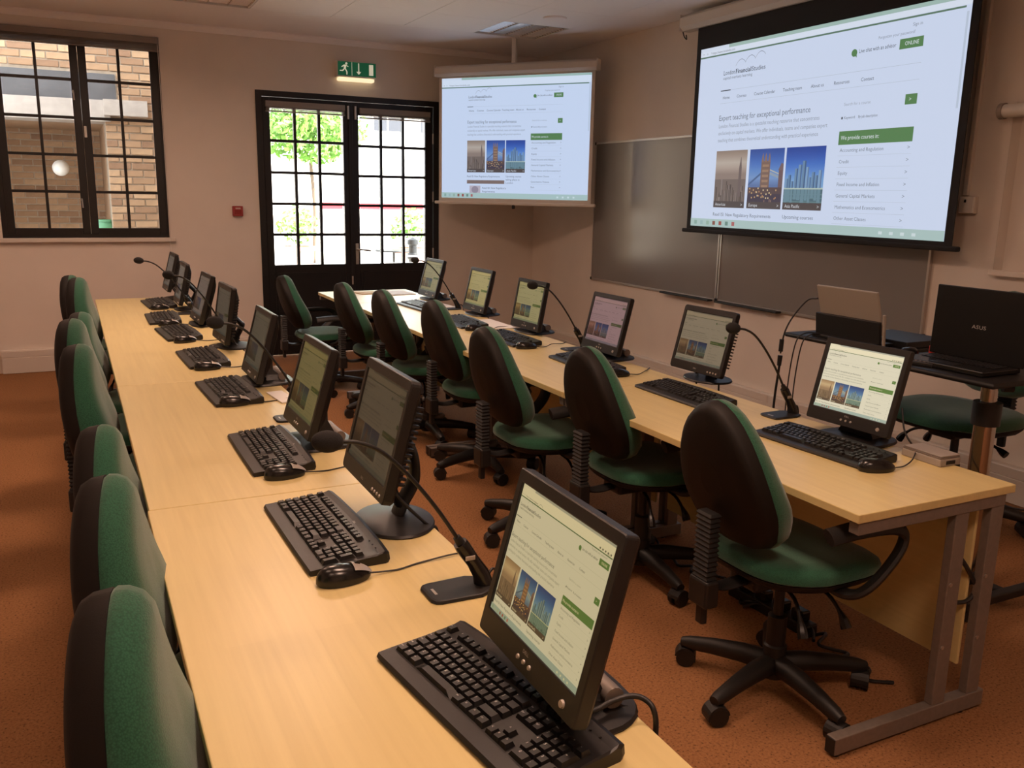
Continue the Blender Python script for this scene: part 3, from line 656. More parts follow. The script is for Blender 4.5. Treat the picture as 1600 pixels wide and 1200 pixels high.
# ------------------------------------------------------------------ keyboards
KEYME = None
def key_mesh():
    mb = MB(); a, b = 0.5, 0.36
    mb.add([(-a, -a, 0), (a, -a, 0), (a, a, 0), (-a, a, 0), (-b, -b-0.02, 1), (b, -b-0.02, 1), (b, b-0.02, 0.93), (-b, b-0.02, 0.93)], [(0, 3, 2, 1), (4, 5, 6, 7), (0, 1, 5, 4), (1, 2, 6, 5), (2, 3, 7, 6), (3, 0, 4, 7)])
    return mb.mesh('key', KEYM)
KEYME = key_mesh()
KEYMS = mat('key_worn_grey', (0.16, 0.12, 0.10), 0.45)
def key_layout():
    K = []; p = 0.019
    def row(x, start, items, depth=1.0):
        c = start
        for w, lab in items:
            if lab is not None: K.append((x, c+w*p/2, w*p, depth*p, lab))
            c += w*p
    s = 0.011; R = [-0.050+0.019*i for i in range(5)]
    row(R[4], s, [(1, '`')]+[(1, c) for c in '1234567890-=']+[(2, '<-')])
    row(R[3], s, [(1.5, 'Tab')]+[(1, c) for c in 'QWERTYUIOP[]']+[(1.5, '')])
    row(R[2], s, [(1.75, 'Caps')]+[(1, c) for c in "ASDFGHJKL;'#"]+[(1.25, '<-')])
    row(R[1], s, [(1.25, 'Shift'), (1, '\\')]+[(1, c) for c in 'ZXCVBNM,./']+[(2.75, '')])
    row(R[0], s, [(1.25, 'Ctrl'), (1.25, 'o'), (1.25, 'Alt'), (6.25, ''), (1.25, 'Alt'), (1.25, 'o'), (1.25, '='), (1.25, 'Ctrl')])
    F = 0.0525
    row(F, s, [(1, 'Esc'), (1, None)]+[(1, 'F%d' % i) for i in (1, 2, 3, 4)]+[(.5, None)]+[(1, 'F%d' % i) for i in (5, 6, 7, 8)]+[(.5, None)]+[(1, 'F%d' % i) for i in (9, 10, 11, 12)])
    n = s+15*p+0.006
    row(F, n, [(1, 'Prt'), (1, 'Scr'), (1, 'Pau')]); row(R[4], n, [(1, 'Ins'), (1, 'Hm'), (1, 'PgU')]); row(R[3], n, [(1, 'Del'), (1, 'End'), (1, 'PgD')])
    row(R[1], n+p, [(1, '^')]); row(R[0], n, [(1, '<'), (1, 'v'), (1, '>')])
    q = n+3*p+0.006
    row(R[4], q, [(1, 'Nm'), (1, '/'), (1, '*'), (1, '-')]); row(R[3], q, [(1, '7'), (1, '8'), (1, '9')]); row(R[2], q, [(1, '4'), (1, '5'), (1, '6')]); row(R[1], q, [(1, '1'), (1, '2'), (1, '3')]); row(R[0], q, [(2, '0'), (1, '.')])
    K.append(((R[3]+R[2])/2, q+3.5*p, p, 2*p, '+')); K.append(((R[1]+R[0])/2, q+3.5*p, p, 2*p, ''))
    return K
KL = key_layout()
text_meshes([k[4] for k in KL if k[4]] + ['A', 'B'])
def keyboard(label, loc, rz, detail, led=False):
    """local +x points away from the user, local +y to the user's left; rests on z=0"""
    t = thing('keyboard', label, 'keyboard', loc, rz, 'black computer keyboards')
    mb = MB()
    prof = [(-0.088, 0.0), (-0.092, 0.006), (-0.088, 0.0125), (-0.062, 0.0145), (0.066, 0.0245), (0.080, 0.0285), (0.090, 0.024), (0.092, 0.008), (0.088, 0.0)]
    rings = []
    for y, ins, dz in ((-0.227, 0.006, 0.004), (-0.224, 0.0, 0.0), (-0.16, -0.003, 0.001), (0.0, -0.006, 0.002), (0.16, -0.003, 0.001), (0.224, 0.0, 0.0), (0.227, 0.006, 0.004)):
        rings.append([(x*(1-ins*2)-(ins if x > 0.05 else 0), y, max(0.0, z-dz*(z > 0.02)*(1 if ins > 0 else -1))) for x, z in prof])
    mb.loft(rings, False); body = mb.build('body', DARKGREY, t)
    zt = lambda x: 0.0146+(x+0.062)*0.078
    # recessed black key wells
    mb = MB()
    for (a, b, c, d) in [(-0.061, 0.0365, 0.009, 0.298), (0.0425, 0.063, 0.009, 0.298), (0.0425, 0.063, 0.300, 0.360), (0.006, 0.0365, 0.300, 0.360), (-0.061, -0.0225, 0.300, 0.360), (-0.061, 0.0365, 0.363, 0.442)]:
        mb.add([(a, 0.226-c, zt(a)+0.0006), (b, 0.226-c, zt(b)+0.0006), (b, 0.226-d, zt(b)+0.0006), (a, 0.226-d, zt(a)+0.0006)], [(0, 1, 2, 3)])
    mb.build('key_wells', BLACK, body)
    if detail:
        for x, c, w, d, lab in KL:
            o = put('key', KEYME, t, (x, 0.226-c, zt(x)+0.0005), (0, -0.078, 0), (d*0.95, w*0.95, 0.0085))
    else:
        mb = MB(); KV = [v.co.copy() for v in KEYME.vertices]; KF = [tuple(p.vertices) for p in KEYME.polygons]
        for x, c, w, d, lab in KL:
            mb.add([(x+v.x*d*0.95+v.z*0.0006, 0.226-c+v.y*w*0.95, zt(x)+0.0005+v.z*0.0085+v.x*d*0.07) for v in KV], KF)
        o = mb.build('keys', KEYM, t); o['kind'] = 'stuff'
    if detail:
        mb = MB()
        for x, c, w, d, lab in KL:
            if not lab: continue
            h = 0.0068 if len(lab) == 1 else 0.0042
            z = zt(x)+0.0096
            put_text(mb, lab, lambda a, b, x=x, z=z: (x+b, 0.226-a, z+b*0.06), c-w*0.30 if len(lab) > 1 else c-0.004, -0.001, h)
        mb.build('key_legends', LEGEND, t)
    mb = MB(); put_text(mb, 'DELL', lambda a, b: (0.069+b, -a-0.02, 0.0285+b*0.12), 0, 0, 0.007); mb.build('logo', mat('logo_silver', (0.45, 0.42, 0.4), 0.4), body)
    for i in range(3):
        MB().rbox(0.066, 0.070, -0.150-0.022*i-0.003, -0.150-0.022*i, 0.026, 0.0278, 0.0004, 1).build('status_light', mat('led_green_lit', (0.1, 0.5, 0.1), 0.4, emit=((0.3, 1, 0.3), 2.0)) if (led and i == 0) else BLACKGLOSS, body)
    return t
ORD = ['nearest', 'second', 'third', 'fourth', 'fifth', 'sixth', 'seventh', 'farthest']
KF_ = [(0.550, 1.155, 0.14), (0.489, 1.979, 0.017), (0.508, 2.705, 0.002), (0.523, 3.601, 0.044), (0.525, 4.383, 0.037), (0.501, 5.205, 0.068), (0.478, 5.85, -0.008), (0.52, 6.615, 0.055)]
for k, (x, y, a) in enumerate(KF_):
    lab = 'black keyboard on the front desk row, %s from the camera' % ORD[k] if k else 'large black keyboard with green light under the nearest monitor'
    keyboard(lab, (x, y, HD), a, k < 3, k == 0)
KR_ = [(2.199, 2.064, 0.053), (2.238, 2.863, 0.005), (2.212, 3.607, -0.03), (2.180, 4.40, 0.02), (2.19, 5.09, -0.05), (2.22, 5.93, 0.05)]
for k, (x, y, a) in enumerate(KR_):
    lab = 'black keyboard on the rear desk row, %s from the camera' % (ORD[k] if k < 5 else 'farthest')
    keyboard(lab, (x, y, HD), a, k < 2)

# ------------------------------------------------------------------ mice
def mouse(label, x, y, a, cable, silver=True):
    t = thing('computer_mouse', label, 'mouse', (x, y, HD), a, 'black computer mice')
    def outline(sc, z, lift=0):
        return [(0.060*math.cos(q)*sc*(1.0), 0.031*math.sin(q)*sc*(1-0.12*math.cos(q)), z+lift*math.cos(q)) for q in [2*PI*i/24 for i in range(24)]]
    mb = MB(); mb.loft([outline(0.93, 0.0), outline(1.0, 0.006), outline(0.99, 0.013, -0.002), outline(0.92, 0.022, -0.004), outline(0.78, 0.030, -0.005), outline(0.55, 0.0355, -0.004), outline(0.25, 0.038, -0.002), outline(0.05, 0.0385)])
    body = mb.build('body', BLACKGLOSS, t)
    if silver:
        mb = MB(); n = 7; P = []
        for i in range(n):
            s = i/(n-1); xx = 0.018+0.042*s
            for j in range(7):
                yy = (-1+2*j/6)*0.026*math.sqrt(max(0.05, 1-(xx/0.066)**2))*0.95
                zz = 0.0385*math.sqrt(max(0.02, 1-(xx/0.0625)**2*0.88-(yy/0.034)**2*0.75))+0.0022-0.002*s
                P.append((xx, yy, zz))
        mb.add(P, [(i*7+j, (i+1)*7+j, (i+1)*7+j+1, i*7+j+1) for i in range(n-1) for j in range(6)], True)
        mb.build('buttons', SILVER, t)
        MB().cyl((0.03, -0.003, 0.036), (0.03, 0.003, 0.036), 0.006, n=12).build('scroll_wheel', BLACK, t)
    M = (Matrix.Translation((x, y, HD)) @ Matrix.Rotation(a, 4, 'Z')).inverted()
    st = Matrix.Translation((x, y, HD)) @ Matrix.Rotation(a, 4, 'Z') @ Vector((0.058, 0, 0.008))
    MB(M).tube(bez([tuple(st)] + cable, 6), 0.0022, 6).build('cable', CABLE, t)
    return t
MFL = ['mouse beside the second nearest front row keyboard, black with silver buttons', 'mouse beside the third front row keyboard', 'mouse beside the fourth front row keyboard', 'mouse beside the fifth front row keyboard', 'mouse beside the sixth front row keyboard', 'mouse beside the seventh front row keyboard', 'mouse beside the farthest front row keyboard']
for k, (x, y, a) in enumerate([(0.463, 1.700, 0.05), (0.500, 2.445, 0.05), (0.515, 3.385, 0.03), (0.515, 4.13, 0.0), (0.507, 4.925, 0.2), (0.487, 5.575, 0.1), (0.505, 6.345, 0.1)]):
    mouse(MFL[k], x, y, a, [(x+0.12, y+0.005, HD+0.003), (x+0.18, y+0.02, HD+0.003), (0.742, y+0.03, HD+0.004), (0.7605, y+0.035, HD-0.02)])
MRL = ['black mouse by the grey box at the right end of the rear desk row', 'black mouse beside the third rear row keyboard', 'black mouse beside the fourth rear row keyboard', 'black mouse beside the fifth rear row keyboard']
for k, (x, y, a) in enumerate([(2.165, 1.805, -0.35), (2.207, 3.315, -0.2), (2.152, 4.125, -0.2), (2.145, 4.795, -0.1)]):
    mouse(MRL[k], x, y, a, [(x+0.11, y-0.01, HD+0.004), (x+0.17, y+0.02, HD+0.012) if k else (x+0.17, y+0.01, HD+0.012), (2.40, y+0.05, HD+0.025 if not k else HD+0.004), (2.455, y+0.10, HD+0.004 if k else HD+0.05)][:4 if k else 3], silver=False)

# ------------------------------------------------------------------ monitors
MW, MH = 0.338, 0.295
PGW, PGH = 0.300, 0.226
pgm = page(PGW, PGH, .010, .978, lambda v: v+0.0, False, chrome=0.095, fine=True)
PAGE_ME = pgm.mesh('screen_image', None)
PAGE_ME.materials.append(screenm('lcd_default', (1, 1, 1), 1))
def bezel_mesh(style):
    """panel frame: x depth behind the front, y = -right, z up from the panel's bottom edge"""
    mb = MB(); b = 0.046 if style == 1 else 0.042; sx0, sx1, sz0, sz1 = -PGW/2, PGW/2, b, b+PGH
    rr = 0.006 if style == 1 else 0.012
    def rect(x0, x1, z0, z1, r, n=3):
        out = []
        for cx, cz, a0 in ((x1-r, z1-r, 0), (x0+r, z1-r, 1), (x0+r, z0+r, 2), (x1-r, z0+r, 3)):
            for i in range(n+1): a = (a0+i/n)*PI/2; out.append((cx+r*math.cos(a), cz+r*math.sin(a)))
        return out
    W = MW/2; n = 3
    ring = lambda d, x0, x1, z0, z1, r: [(d, -x, z) for x, z in rect(x0, x1, z0, z1, r, n)]
    rings = [ring(0.006, sx0, sx1, sz0, sz1, 0.0008), ring(0.001, sx0-0.001, sx1+0.001, sz0-0.001, sz1+0.001, 0.001), ring(0.0, sx0-0.003, sx1+0.003, sz0-0.003, sz1+0.003, 0.002),
             ring(0.0, -W+0.002, W-0.002, 0.002, MH-0.002, rr), ring(0.0025, -W, W, 0, MH, rr), ring(0.022, -W, W, 0, MH, rr), ring(0.028, -W+0.004, W-0.004, 0.004, MH-0.004, rr),
             ring(0.030, -W+0.014, W-0.014, 0.02, MH-0.012, rr), ring(0.050, -W+0.040, W-0.040, 0.05, MH-0.045, 0.02), ring(0.056, -W+0.06, W-0.06, 0.07, MH-0.07, 0.02)]
    N = len(rings[0])
    vs = [p for r in rings for p in r]; fs = [(i*N+k, i*N+(k+1) % N, (i+1)*N+(k+1) % N, (i+1)*N+k) for i in range(len(rings)-1) for k in range(N)]
    mb.add(vs, fs, False); mb.add(rings[-1], [tuple(range(N))]); mb.add(rings[0], [tuple(range(N-1, -1, -1))])
    if style == 2:
        for i in range(14):
            z = 0.05+i*0.014
            for s in (-1, 1): mb.box(0.028, 0.046, s*(W-0.012)-0.006, s*(W-0.012)+0.006, z, z+0.006)
    return mb.mesh('housing', DARKGREY)
BEZ = {1: bezel_mesh(1), 2: bezel_mesh(2)}
BTN = MB().lathe([(0.0, 0.003), (0.0035, 0.0027), (0.0045, 0.0)], 10).mesh('button', SILVER)
PWR = MB().lathe([(0.0, 0.004), (0.0055, 0.0035), (0.007, 0.0)], 14).mesh('power_button', SILVER)
mb = MB(); put_text(mb, 'DELL', lambda a, b: (-0.0006, -(a-0.010), b), 0, 0, 0.0085, 0.020); LOGO = mb.mesh('logo', mat('logo_silver', (0.45, 0.42, 0.4), 0.4))
def monitor(label, x, y, zb, a, tilt, style, tint, strength, scale=1.0):
    """x,y = bottom centre of the front, zb its height; a = turn, tilt = lean back"""
    t = thing('computer_monitor', label, 'monitor', (x, y, HD), a, 'black flat screen monitors')
    z = zb-HD
    hs = put('housing', BEZ[style], t, (0, 0, z), (0, tilt, 0), (scale,)*3)
    im = put('screen_image', PAGE_ME, hs, (0.0045, PGW/2, 0.046 if style == 1 else 0.042))
    m = screenm('lcd_'+label[:20], tint, strength); im.material_slots[0].link = 'OBJECT'; im.material_slots[0].material = m
    by = lambda r, u, me, nm: put(nm, me, hs, (0, -r, u), (0, -PI/2, 0))
    if style == 1:
        for r in (-0.02, 0, 0.02): by(r, 0.020, BTN, 'button')
        by(0.128, 0.020, PWR, 'power_button'); put('logo', LOGO, hs, (0, 0, 0.032))
    else:
        for r in (0.085, 0.103, 0.121, 0.139): by(r, 0.015, BTN, 'button')
        put('logo', LOGO, hs, (0, 0.0, 0.014))
    st, ct = math.sin(tilt), math.cos(tilt)
    pb = lambda d, u: (d*ct+u*st, z+u*ct-d*st)      # panel frame -> local x,z
    if style == 1:
        p1, p2 = pb(0.05, 0.10), pb(0.045, 0.05)
        mb = MB(); bx_ = max(0.07, p1[0]-0.01)
        rings = []
        for (xx, zz, w, d) in [(p1[0], p1[1], 0.05, 0.02), (p2[0]+0.012, p2[1], 0.055, 0.026), (bx_+0.02, 0.04, 0.06, 0.03), (bx_+0.03, 0.012, 0.075, 0.038)]:
            rings.append([(xx-d, -w, zz), (xx+d, -w, zz-0.004), (xx+d, w, zz-0.004), (xx-d, w, zz)])
        mb.loft(rings, False); mb.build('neck', DARKGREY, t)
        mb = MB(); out = []
        def oo(s, zz): return [(0.085+0.105*s*math.copysign(abs(math.cos(q))**0.6, math.cos(q)), 0.115*s*math.copysign(abs(math.sin(q))**0.6, math.sin(q))*(1.06-0.12*math.cos(q)), zz) for q in [2*PI*i/28 for i in range(28)]]
        mb.loft([oo(0.98, 0), oo(1, 0.004), oo(0.97, 0.010), oo(0.6, 0.017), oo(0.3, 0.018)]); b = mb.build('base', DARKGREY, t); b.location = (-0.005, 0, 0)
        MB().cyl((0.13, -0.075, 0.032), (0.13, 0.075, 0.032), 0.018, n=14).build('hinge', FRAMEM, t)
    else:
        p1, p2 = pb(0.055, 0.15), pb(0.05, 0.05)
        mb = MB(); mb.tube(bez([(p1[0]-0.01, 0, p1[1]), (p1[0]+0.035, 0, p1[1]-0.05), (p1[0]+0.045, 0, 0.11), (p1[0]+0.015, 0, 0.05), (0.09, 0, 0.012)], 6), 0.032, 12, flat=0.42); mb.build('arm', DARKGREY, t)
        mb = MB(); mb.tube(bez([(p1[0]-0.01, 0, p1[1]-0.07), (p2[0]+0.01, 0, p2[1]+0.02), (p2[0]+0.02, 0, 0.09), (0.10, 0, 0.04)], 6), 0.026, 12, flat=0.4); mb.build('inner_arm', BLACK, t)
        mb = MB(); o = lambda s, zz: [(0.085+0.098*s*math.cos(q), 0.125*s*math.sin(q), zz) for q in [2*PI*i/36 for i in range(36)]]
        mb.loft([o(0.98, 0), o(1, 0.004), o(0.97, 0.009), o(0.6, 0.016), o(0.3, 0.022), o(0.12, 0.024)]); mb.build('base', DARKGREY, t)
    # signal and power leads
    p = pb(0.045, 0.05)
    zend = 0.006
    xe = max((AX1 if x < 1.2 else BX1)-x+0.008, p[0]+0.03)
    for s in (1, -1):
        MB().tube(bez([(p[0], s*0.05, p[1]), (p[0]+0.02, s*0.055, max(p[1]-0.06, 0.03)), (max(xe-0.03, p[0]+0.02), s*0.07, 0.014), (xe, s*0.075, -0.012), (xe+0.001, s*0.075, -0.13)], 6), 0.0042, 8).build('lead', CABLE, t)
    return t
MONF = [(0.587, 1.12, 0.795, -0.019, 0.263, 1, (0.64, 0.50, 0.25), 1.0, 'nearest monitor on the front desk row, bright web page and silver buttons'),
        (0.588, 1.986, 0.840, -0.008, 0.258, 2, (0.075, 0.05, 0.025), 1.0, 'second monitor of the front row, very dark screen on an oval base'),
        (0.603, 2.768, 0.783, 0.009, 0.285, 1, (0.145, 0.105, 0.032), 1.0, 'third monitor of the front row with a dim olive screen'),
        (0.636, 3.786, 0.757, 0.008, 0.263, 1, (0.065, 0.052, 0.03), 1.0, 'fourth monitor from the camera on the front row'),
        (0.648, 4.71, 0.766, 0.042, 0.163, 2, (0.065, 0.052, 0.033), 1.0, 'fifth monitor from the camera on the front row, ribbed back and arched arm'),
        (0.630, 5.56, 0.757, 0.038, 0.295, 1, (0.13, 0.09, 0.062), 1.0, 'sixth monitor from the camera on the front row'),
        (0.605, 6.30, 0.777, 0.008, 0.220, 2, (0.13, 0.1, 0.07), 1.0, 'seventh monitor from the camera on the front row'),
        (0.595, 6.95, 0.799, 0.024, 0.256, 2, (0.11, 0.085, 0.06), 1.0, 'farthest monitor on the front row, under the casement window')]
for x, y, z, a, t_, st, ti, s, lab in MONF: monitor(lab, x, y, z, a, t_, st, ti, s, 0.95 if y > 6.2 else 1.0)
MONR = [(2.327, 2.092, 0.782, 0.061, 0.261, 1, (0.90, 0.76, 0.48), 1.0, 'brightest rear row monitor at the right, in front of the presenter trolleys'),
        (2.470, 3.100, 0.772, 0.054, 0.257, 2, (0.235, 0.17, 0.095), 1.0, 'second rear row monitor from the right, grey-brown screen with microphone tip before it'),
        (2.359, 3.736, 0.767, 0.007, 0.243, 1, (0.285, 0.155, 0.133), 1.0, 'rear row monitor with a pinkish screen, third from the right'),
        (2.386, 4.62, 0.755, 0.028, 0.184, 1, (0.31, 0.245, 0.093), 1.0, 'fourth rear row monitor from the right with a dim yellowish screen'),
        (2.412, 5.433, 0.757, 0.015, 0.236, 1, (0.38, 0.285, 0.095), 1.0, 'fifth rear row monitor from the right with a yellowish screen'),
        (2.425, 6.35, 0.757, 0.025, 0.270, 1, (0.265, 0.21, 0.084), 1.0, 'farthest rear row monitor, next to the far table')]
for x, y, z, a, t_, st, ti, s, lab in MONR: monitor(lab, x, y, z, a, t_, st, ti, s)
LEADP = [(0.62, 1.06, HD+0.035), (0.664, 1.032, HD+0.030), (0.707, 1.035, HD+0.034), (0.738, 1.031, HD+0.037), (0.756, 1.018, HD+0.034), (0.762, 1.000, HD+0.022), (0.764, 0.995, HD-0.02), (0.762, 1.0, HD-0.15)]
# thick lead looping over the desk edge behind the nearest monitor
tag(MB().tube(LEADP and bez(LEADP, 8), 0.0045, 10).build('power_lead', CABLE), 'thick black lead looping over the desk edge behind the nearest monitor', 'cable')

# ------------------------------------------------------------------ microphones
def mic0():
    t = thing('desk_microphone', 'x', 'microphone', group='gooseneck desk microphones')
    mb = MB()
    poly = [(-0.128, -0.030), (-0.122, -0.042), (-0.110, -0.047), (-0.02, -0.050), (0.012, -0.035), (0.018, 0), (0.012, 0.035), (-0.02, 0.050), (-0.110, 0.047), (-0.122, 0.042), (-0.128, 0.030)]
    sc = lambda s, z: [(-0.055+(x+0.055)*s, y*s, z) for x, y in poly]
    mb.loft([sc(0.97, 0), sc(1, 0.003), sc(0.97, 0.007), sc(0.9, 0.008)], False); mb.build('base_plate', BLACK, t)
    MB().rbox(-0.112, -0.106, -0.014, 0.014, 0.0078, 0.0086, 0.0003, 1).build('name_badge', SILVER, t)
    mb = MB(); mb.tube([(0.004, 0, 0.0), (-0.004, 0, 0.03), (-0.022, 0, 0.06), (-0.045, 0, 0.095), (-0.052, 0, 0.106)], [0.022, 0.018, 0.015, 0.0165, 0.015], 14); h = mb.build('handle', BLACKGLOSS, t)
    MB().rbox(-0.046, -0.024, -0.0165, -0.0145, 0.07, 0.08, 0.001, 1).build('switch', SILVER, h)
    mb = MB(); mb.tube([(-0.046, 0, 0.098), (-0.06, 0, 0.12)], [0.011, 0.008], 12); mb.tube(bez([(-0.058, 0, 0.117), (-0.105, 0, 0.190), (-0.160, 0, 0.262), (-0.215, 0, 0.318), (-0.262, 0, 0.343), (-0.305, 0, 0.350)], 6), 0.0042, 10); mb.build('gooseneck', BLACK, t)
    mb = MB(Matrix.Translation((-0.322, 0, 0.352)) @ Matrix.Rotation(0.12, 4, 'Y')); mb.ell((0, 0, 0), 0.031, 0.021, 0.021, 18, 12); mb.build('foam_head', FOAM, t)
    mb = MB(); mb.tube(bez([(0.01, 0.0, 0.02), (0.03, 0.01, 0.03), (0.052, 0.02, -0.01), (0.056, 0.02, -0.15)], 6), 0.003, 8); mb.build('lead', CABLE, t)
    return t
m0 = mic0()
MICS = [(0.722, 1.56, 0, 'nearest gooseneck microphone, badge on its base plate, between the two nearest monitors'),
        (0.728, 3.10, 0, 'gooseneck microphone behind the third front row monitor'), (0.722, 4.72, 0, 'gooseneck microphone whose foam tip hovers over the seventh front row monitor'),
        (0.700, 6.08, 0, 'farthest front row gooseneck microphone, foam tip against the pale wall below the window'),
        (2.440, 2.45, 0, 'rear row gooseneck microphone nearest the presenter trolleys'), (2.436, 4.00, 0, 'rear row gooseneck microphone between pinkish and dim yellowish monitors'),
        (2.440, 5.75, 0, 'farthest rear row gooseneck microphone, tip above the last monitor')]
for k, (x, y, a, lab) in enumerate(MICS):
    t = m0 if k == 0 else copy_tree(m0); t.location = (x, y, HD); t.rotation_euler = (0, 0, a); t['label'] = lab
    t.scale = {1: (0.96, 1, 1.03), 2: (0.92, 1, 1.08)}.get(k, (1, 1, 1))

# ------------------------------------------------------------------ chairs
def egg(n=52, W=0.188, z0=0.0, z1=0.445):
    ctl = [(0.0, 0.0), (0.012, 0.42), (0.05, 0.66), (0.12, 0.84), (0.24, 0.96), (0.34, 1.0), (0.50, 0.945), (0.64, 0.85), (0.77, 0.71), (0.87, 0.545), (0.94, 0.37), (0.985, 0.18), (1.0, 0.0)]
    def w(t):
        for (a, b), (c, d) in zip(ctl, ctl[1:]):
            if a <= t <= c: s = (t-a)/(c-a); return b+(d-b)*s
        return 0
    out = []
    for i in range(n):
        th = 2*PI*i/n; t = 0.5-0.5*math.cos(th) if True else 0
        y = w(t)*W*(1 if th < PI else -1)
        out.append((y, z0+t*(z1-z0)))
    return out
def chair(arms):
    t = thing('office_chair', 'x', 'chair', group='green swivel office chairs')
    # star base
    hub = MB(); hub.lathe([(0.0, 0.055), (0.04, 0.055), (0.045, 0.07), (0.042, 0.115), (0.032, 0.125), (0.0, 0.125)], 20); hub.build('hub', BLACK, t)
    leg_me = None; cas_me = None
    mb = MB(); mb.tube([(0.025, 0, 0.098), (0.10, 0, 0.100), (0.20, 0, 0.092), (0.28, 0, 0.080), (0.306, 0, 0.076)], [0.034, 0.032, 0.027, 0.023, 0.017], 10); leg_me = mb.mesh('leg', BLACK)
    mb = MB(); R = 0.030
    for s in (-1, 1): mb.cyl((0, s*0.007, R), (0, s*0.027, R), R, n=16)
    mb.lathe([(0.010, 0.045), (0.010, 0.075)], 10)
    hood = []
    for s in (-0.0255, 0.0255): hood.append([((R+0.005)*math.cos(q), s, R+0.001+(R+0.005)*math.sin(q)) for q in [PI*(-0.1+1.05*i/10) for i in range(11)]]+[(0, s, R)])
    mb.loft(hood, False); cas_me = mb.mesh('caster', BLACK)
    for k in range(5):
        a = 2*PI*k/5+0.87; put('leg', leg_me, t, (0, 0, 0), (0, 0, a)); put('caster', cas_me, t, (0.292*math.cos(a), 0.292*math.sin(a), 0), (0, 0, a*2.3+0.7*k))
    mb = MB(); mb.lathe([(0.036, 0.11), (0.036, 0.16), (0.030, 0.165), (0.030, 0.26), (0.026, 0.262), (0.016, 0.265), (0.016, 0.40)], 18); mb.build('gas_column', BLACK, t)
    MB().rbox(-0.16, 0.10, -0.06, 0.06, 0.385, 0.435, 0.012).build('mechanism', BLACK, t)
    for p in ([(-0.05, -0.04, 0.40), (-0.07, -0.13, 0.385), (-0.09, -0.18, 0.34), (-0.10, -0.205, 0.30)], [(0.04, -0.04, 0.40), (0.05, -0.14, 0.385), (0.05, -0.20, 0.345), (0.05, -0.225, 0.31)], [(0.0, 0.04, 0.40), (0.0, 0.16, 0.385), (0.0, 0.22, 0.36)]):
        mb = MB(); P = bez(p, 4); mb.tube(P, [0.006 if i < len(P)*0.55 else 0.006+0.010*math.sin(PI*min(1, (i-len(P)*0.55)/(len(P)*0.45))*0.7) for i in range(len(P))], 8); mb.build('lever', BLACKGLOSS, t)
    # seat
    def so(sx, sy, z, dz=0):
        out = []
        for i in range(40):
            q = 2*PI*i/40; c, s = math.cos(q), math.sin(q); e = 0.62
            x = 0.02+0.225*sx*math.copysign(abs(c)**e, c); y = 0.235*sy*math.copysign(abs(s)**e, s)*(1.0 if x > -0.05 else 1-0.18*((-0.05-x)/0.2))
            wf = max(0, (x-0.13)/0.11)**2*0.022; sd = (abs(y)/0.235)**3*0.008
            out.append((x, y, z-wf*dz+sd*dz))
        return out
    mb = MB(); mb.loft([so(0.70, 0.70, 0.432), so(0.93, 0.93, 0.438), so(0.99, 0.99, 0.452), so(1.0, 1.0, 0.462)]); mb.build('seat_shell', SHELL, t)
    mb = MB(); mb.loft([so(0.98, 0.98, 0.4625), so(1.015, 1.015, 0.468), so(1.02, 1.02, 0.482, 1), so(0.985, 0.985, 0.497, 1), so(0.90, 0.90, 0.506, 1), so(0.7, 0.7, 0.508, 1), so(0.4, 0.4, 0.506, 1), so(0.05, 0.05, 0.505, 1)]); mb.build('seat_pad', GREEN, t)
    pb = 1.0 if arms else 1.1
    # back: height v above 0.52, leaning back
    E = egg()
    def cx(y, z): v = (z)/0.445; return ((-0.185 - 0.125*v) if arms else (-0.245 - 0.030*v)) - 0.025*math.sin(PI*min(1, max(0, v))) + 0.9*y*y*0.55
    def ring(s, dx, pad=0.0):
        zc = 0.21; out = []
        for y, z in E:
            yy, zz = y*s, zc+(z-zc)*s; out.append((cx(yy, zz)+dx+pad*math.exp(-((zz/0.445-0.24)/0.36)**2), yy, 0.537+zz))
        return out
    mb = MB(); mb.loft([ring(0.25, -0.040), ring(0.6, -0.040), ring(0.84, -0.038), ring(0.935, -0.031), ring(0.98, -0.016), ring(1.0, 0.010)]); mb.build('backrest_shell', SHELL, t)
    mb = MB(); mb.loft([ring(0.985, 0.0105), ring(1.005, 0.016), ring(1.0, 0.032), ring(0.965, 0.050, 0.012*pb), ring(0.89, 0.064, 0.024*pb), ring(0.72, 0.074, 0.032*pb), ring(0.4, 0.079, 0.034*pb), ring(0.05, 0.080, 0.034*pb)]); mb.build('backrest_pad', GREEN, t)
    # ribbed back upright
    mb = MB(); P = [(-0.15, 0, 0.41), (-0.24, 0, 0.405), (-0.290, 0, 0.425), (-0.305, 0, 0.47)]
    mb.tube(bez(P, 5), 0.030, 12, flat=0.35); mb.build('back_bar', BLACK, t)
    mb = MB(); rings = []
    for i in range(29):
        z = 0.44+0.0075*i; w = 0.034 if i % 2 else 0.029; d = 0.020 if i % 2 else 0.015; x = -0.305
        rings.append([(x-d, -w, z), (x-d*0.4, -w*1.02, z), (x+d, -w, z), (x+d, w, z), (x-d*0.4, w*1.02, z), (x-d, w, z)])
    mb.loft(rings, False); mb.build('ribbed_gaiter', BLACK, t)
    MB().rbox(-0.330, -0.280, -0.042, 0.042, 0.36, 0.445, 0.008).build('back_bracket', BLACK, t)
    MB().rbox(-0.318, -0.296, -0.016, 0.016, 0.30, 0.37, 0.005).build('back_lever', BLACK, t)
    if arms:
        for s in (-1, 1):
            mb = MB(); mb.tube(bez([(0.02, s*0.16, 0.43), (0.02, s*0.25, 0.435), (0.06, s*0.285, 0.47), (0.145, s*0.29, 0.55), (0.165, s*0.29, 0.61), (0.11, s*0.29, 0.644), (-0.02, s*0.285, 0.650), (-0.12, s*0.28, 0.642)], 6), 0.027, 10, flat=0.55); mb.build('armrest', BLACK, t)
    return t
proto = {0: chair(False), 1: chair(True)}; used = {0: False, 1: False}
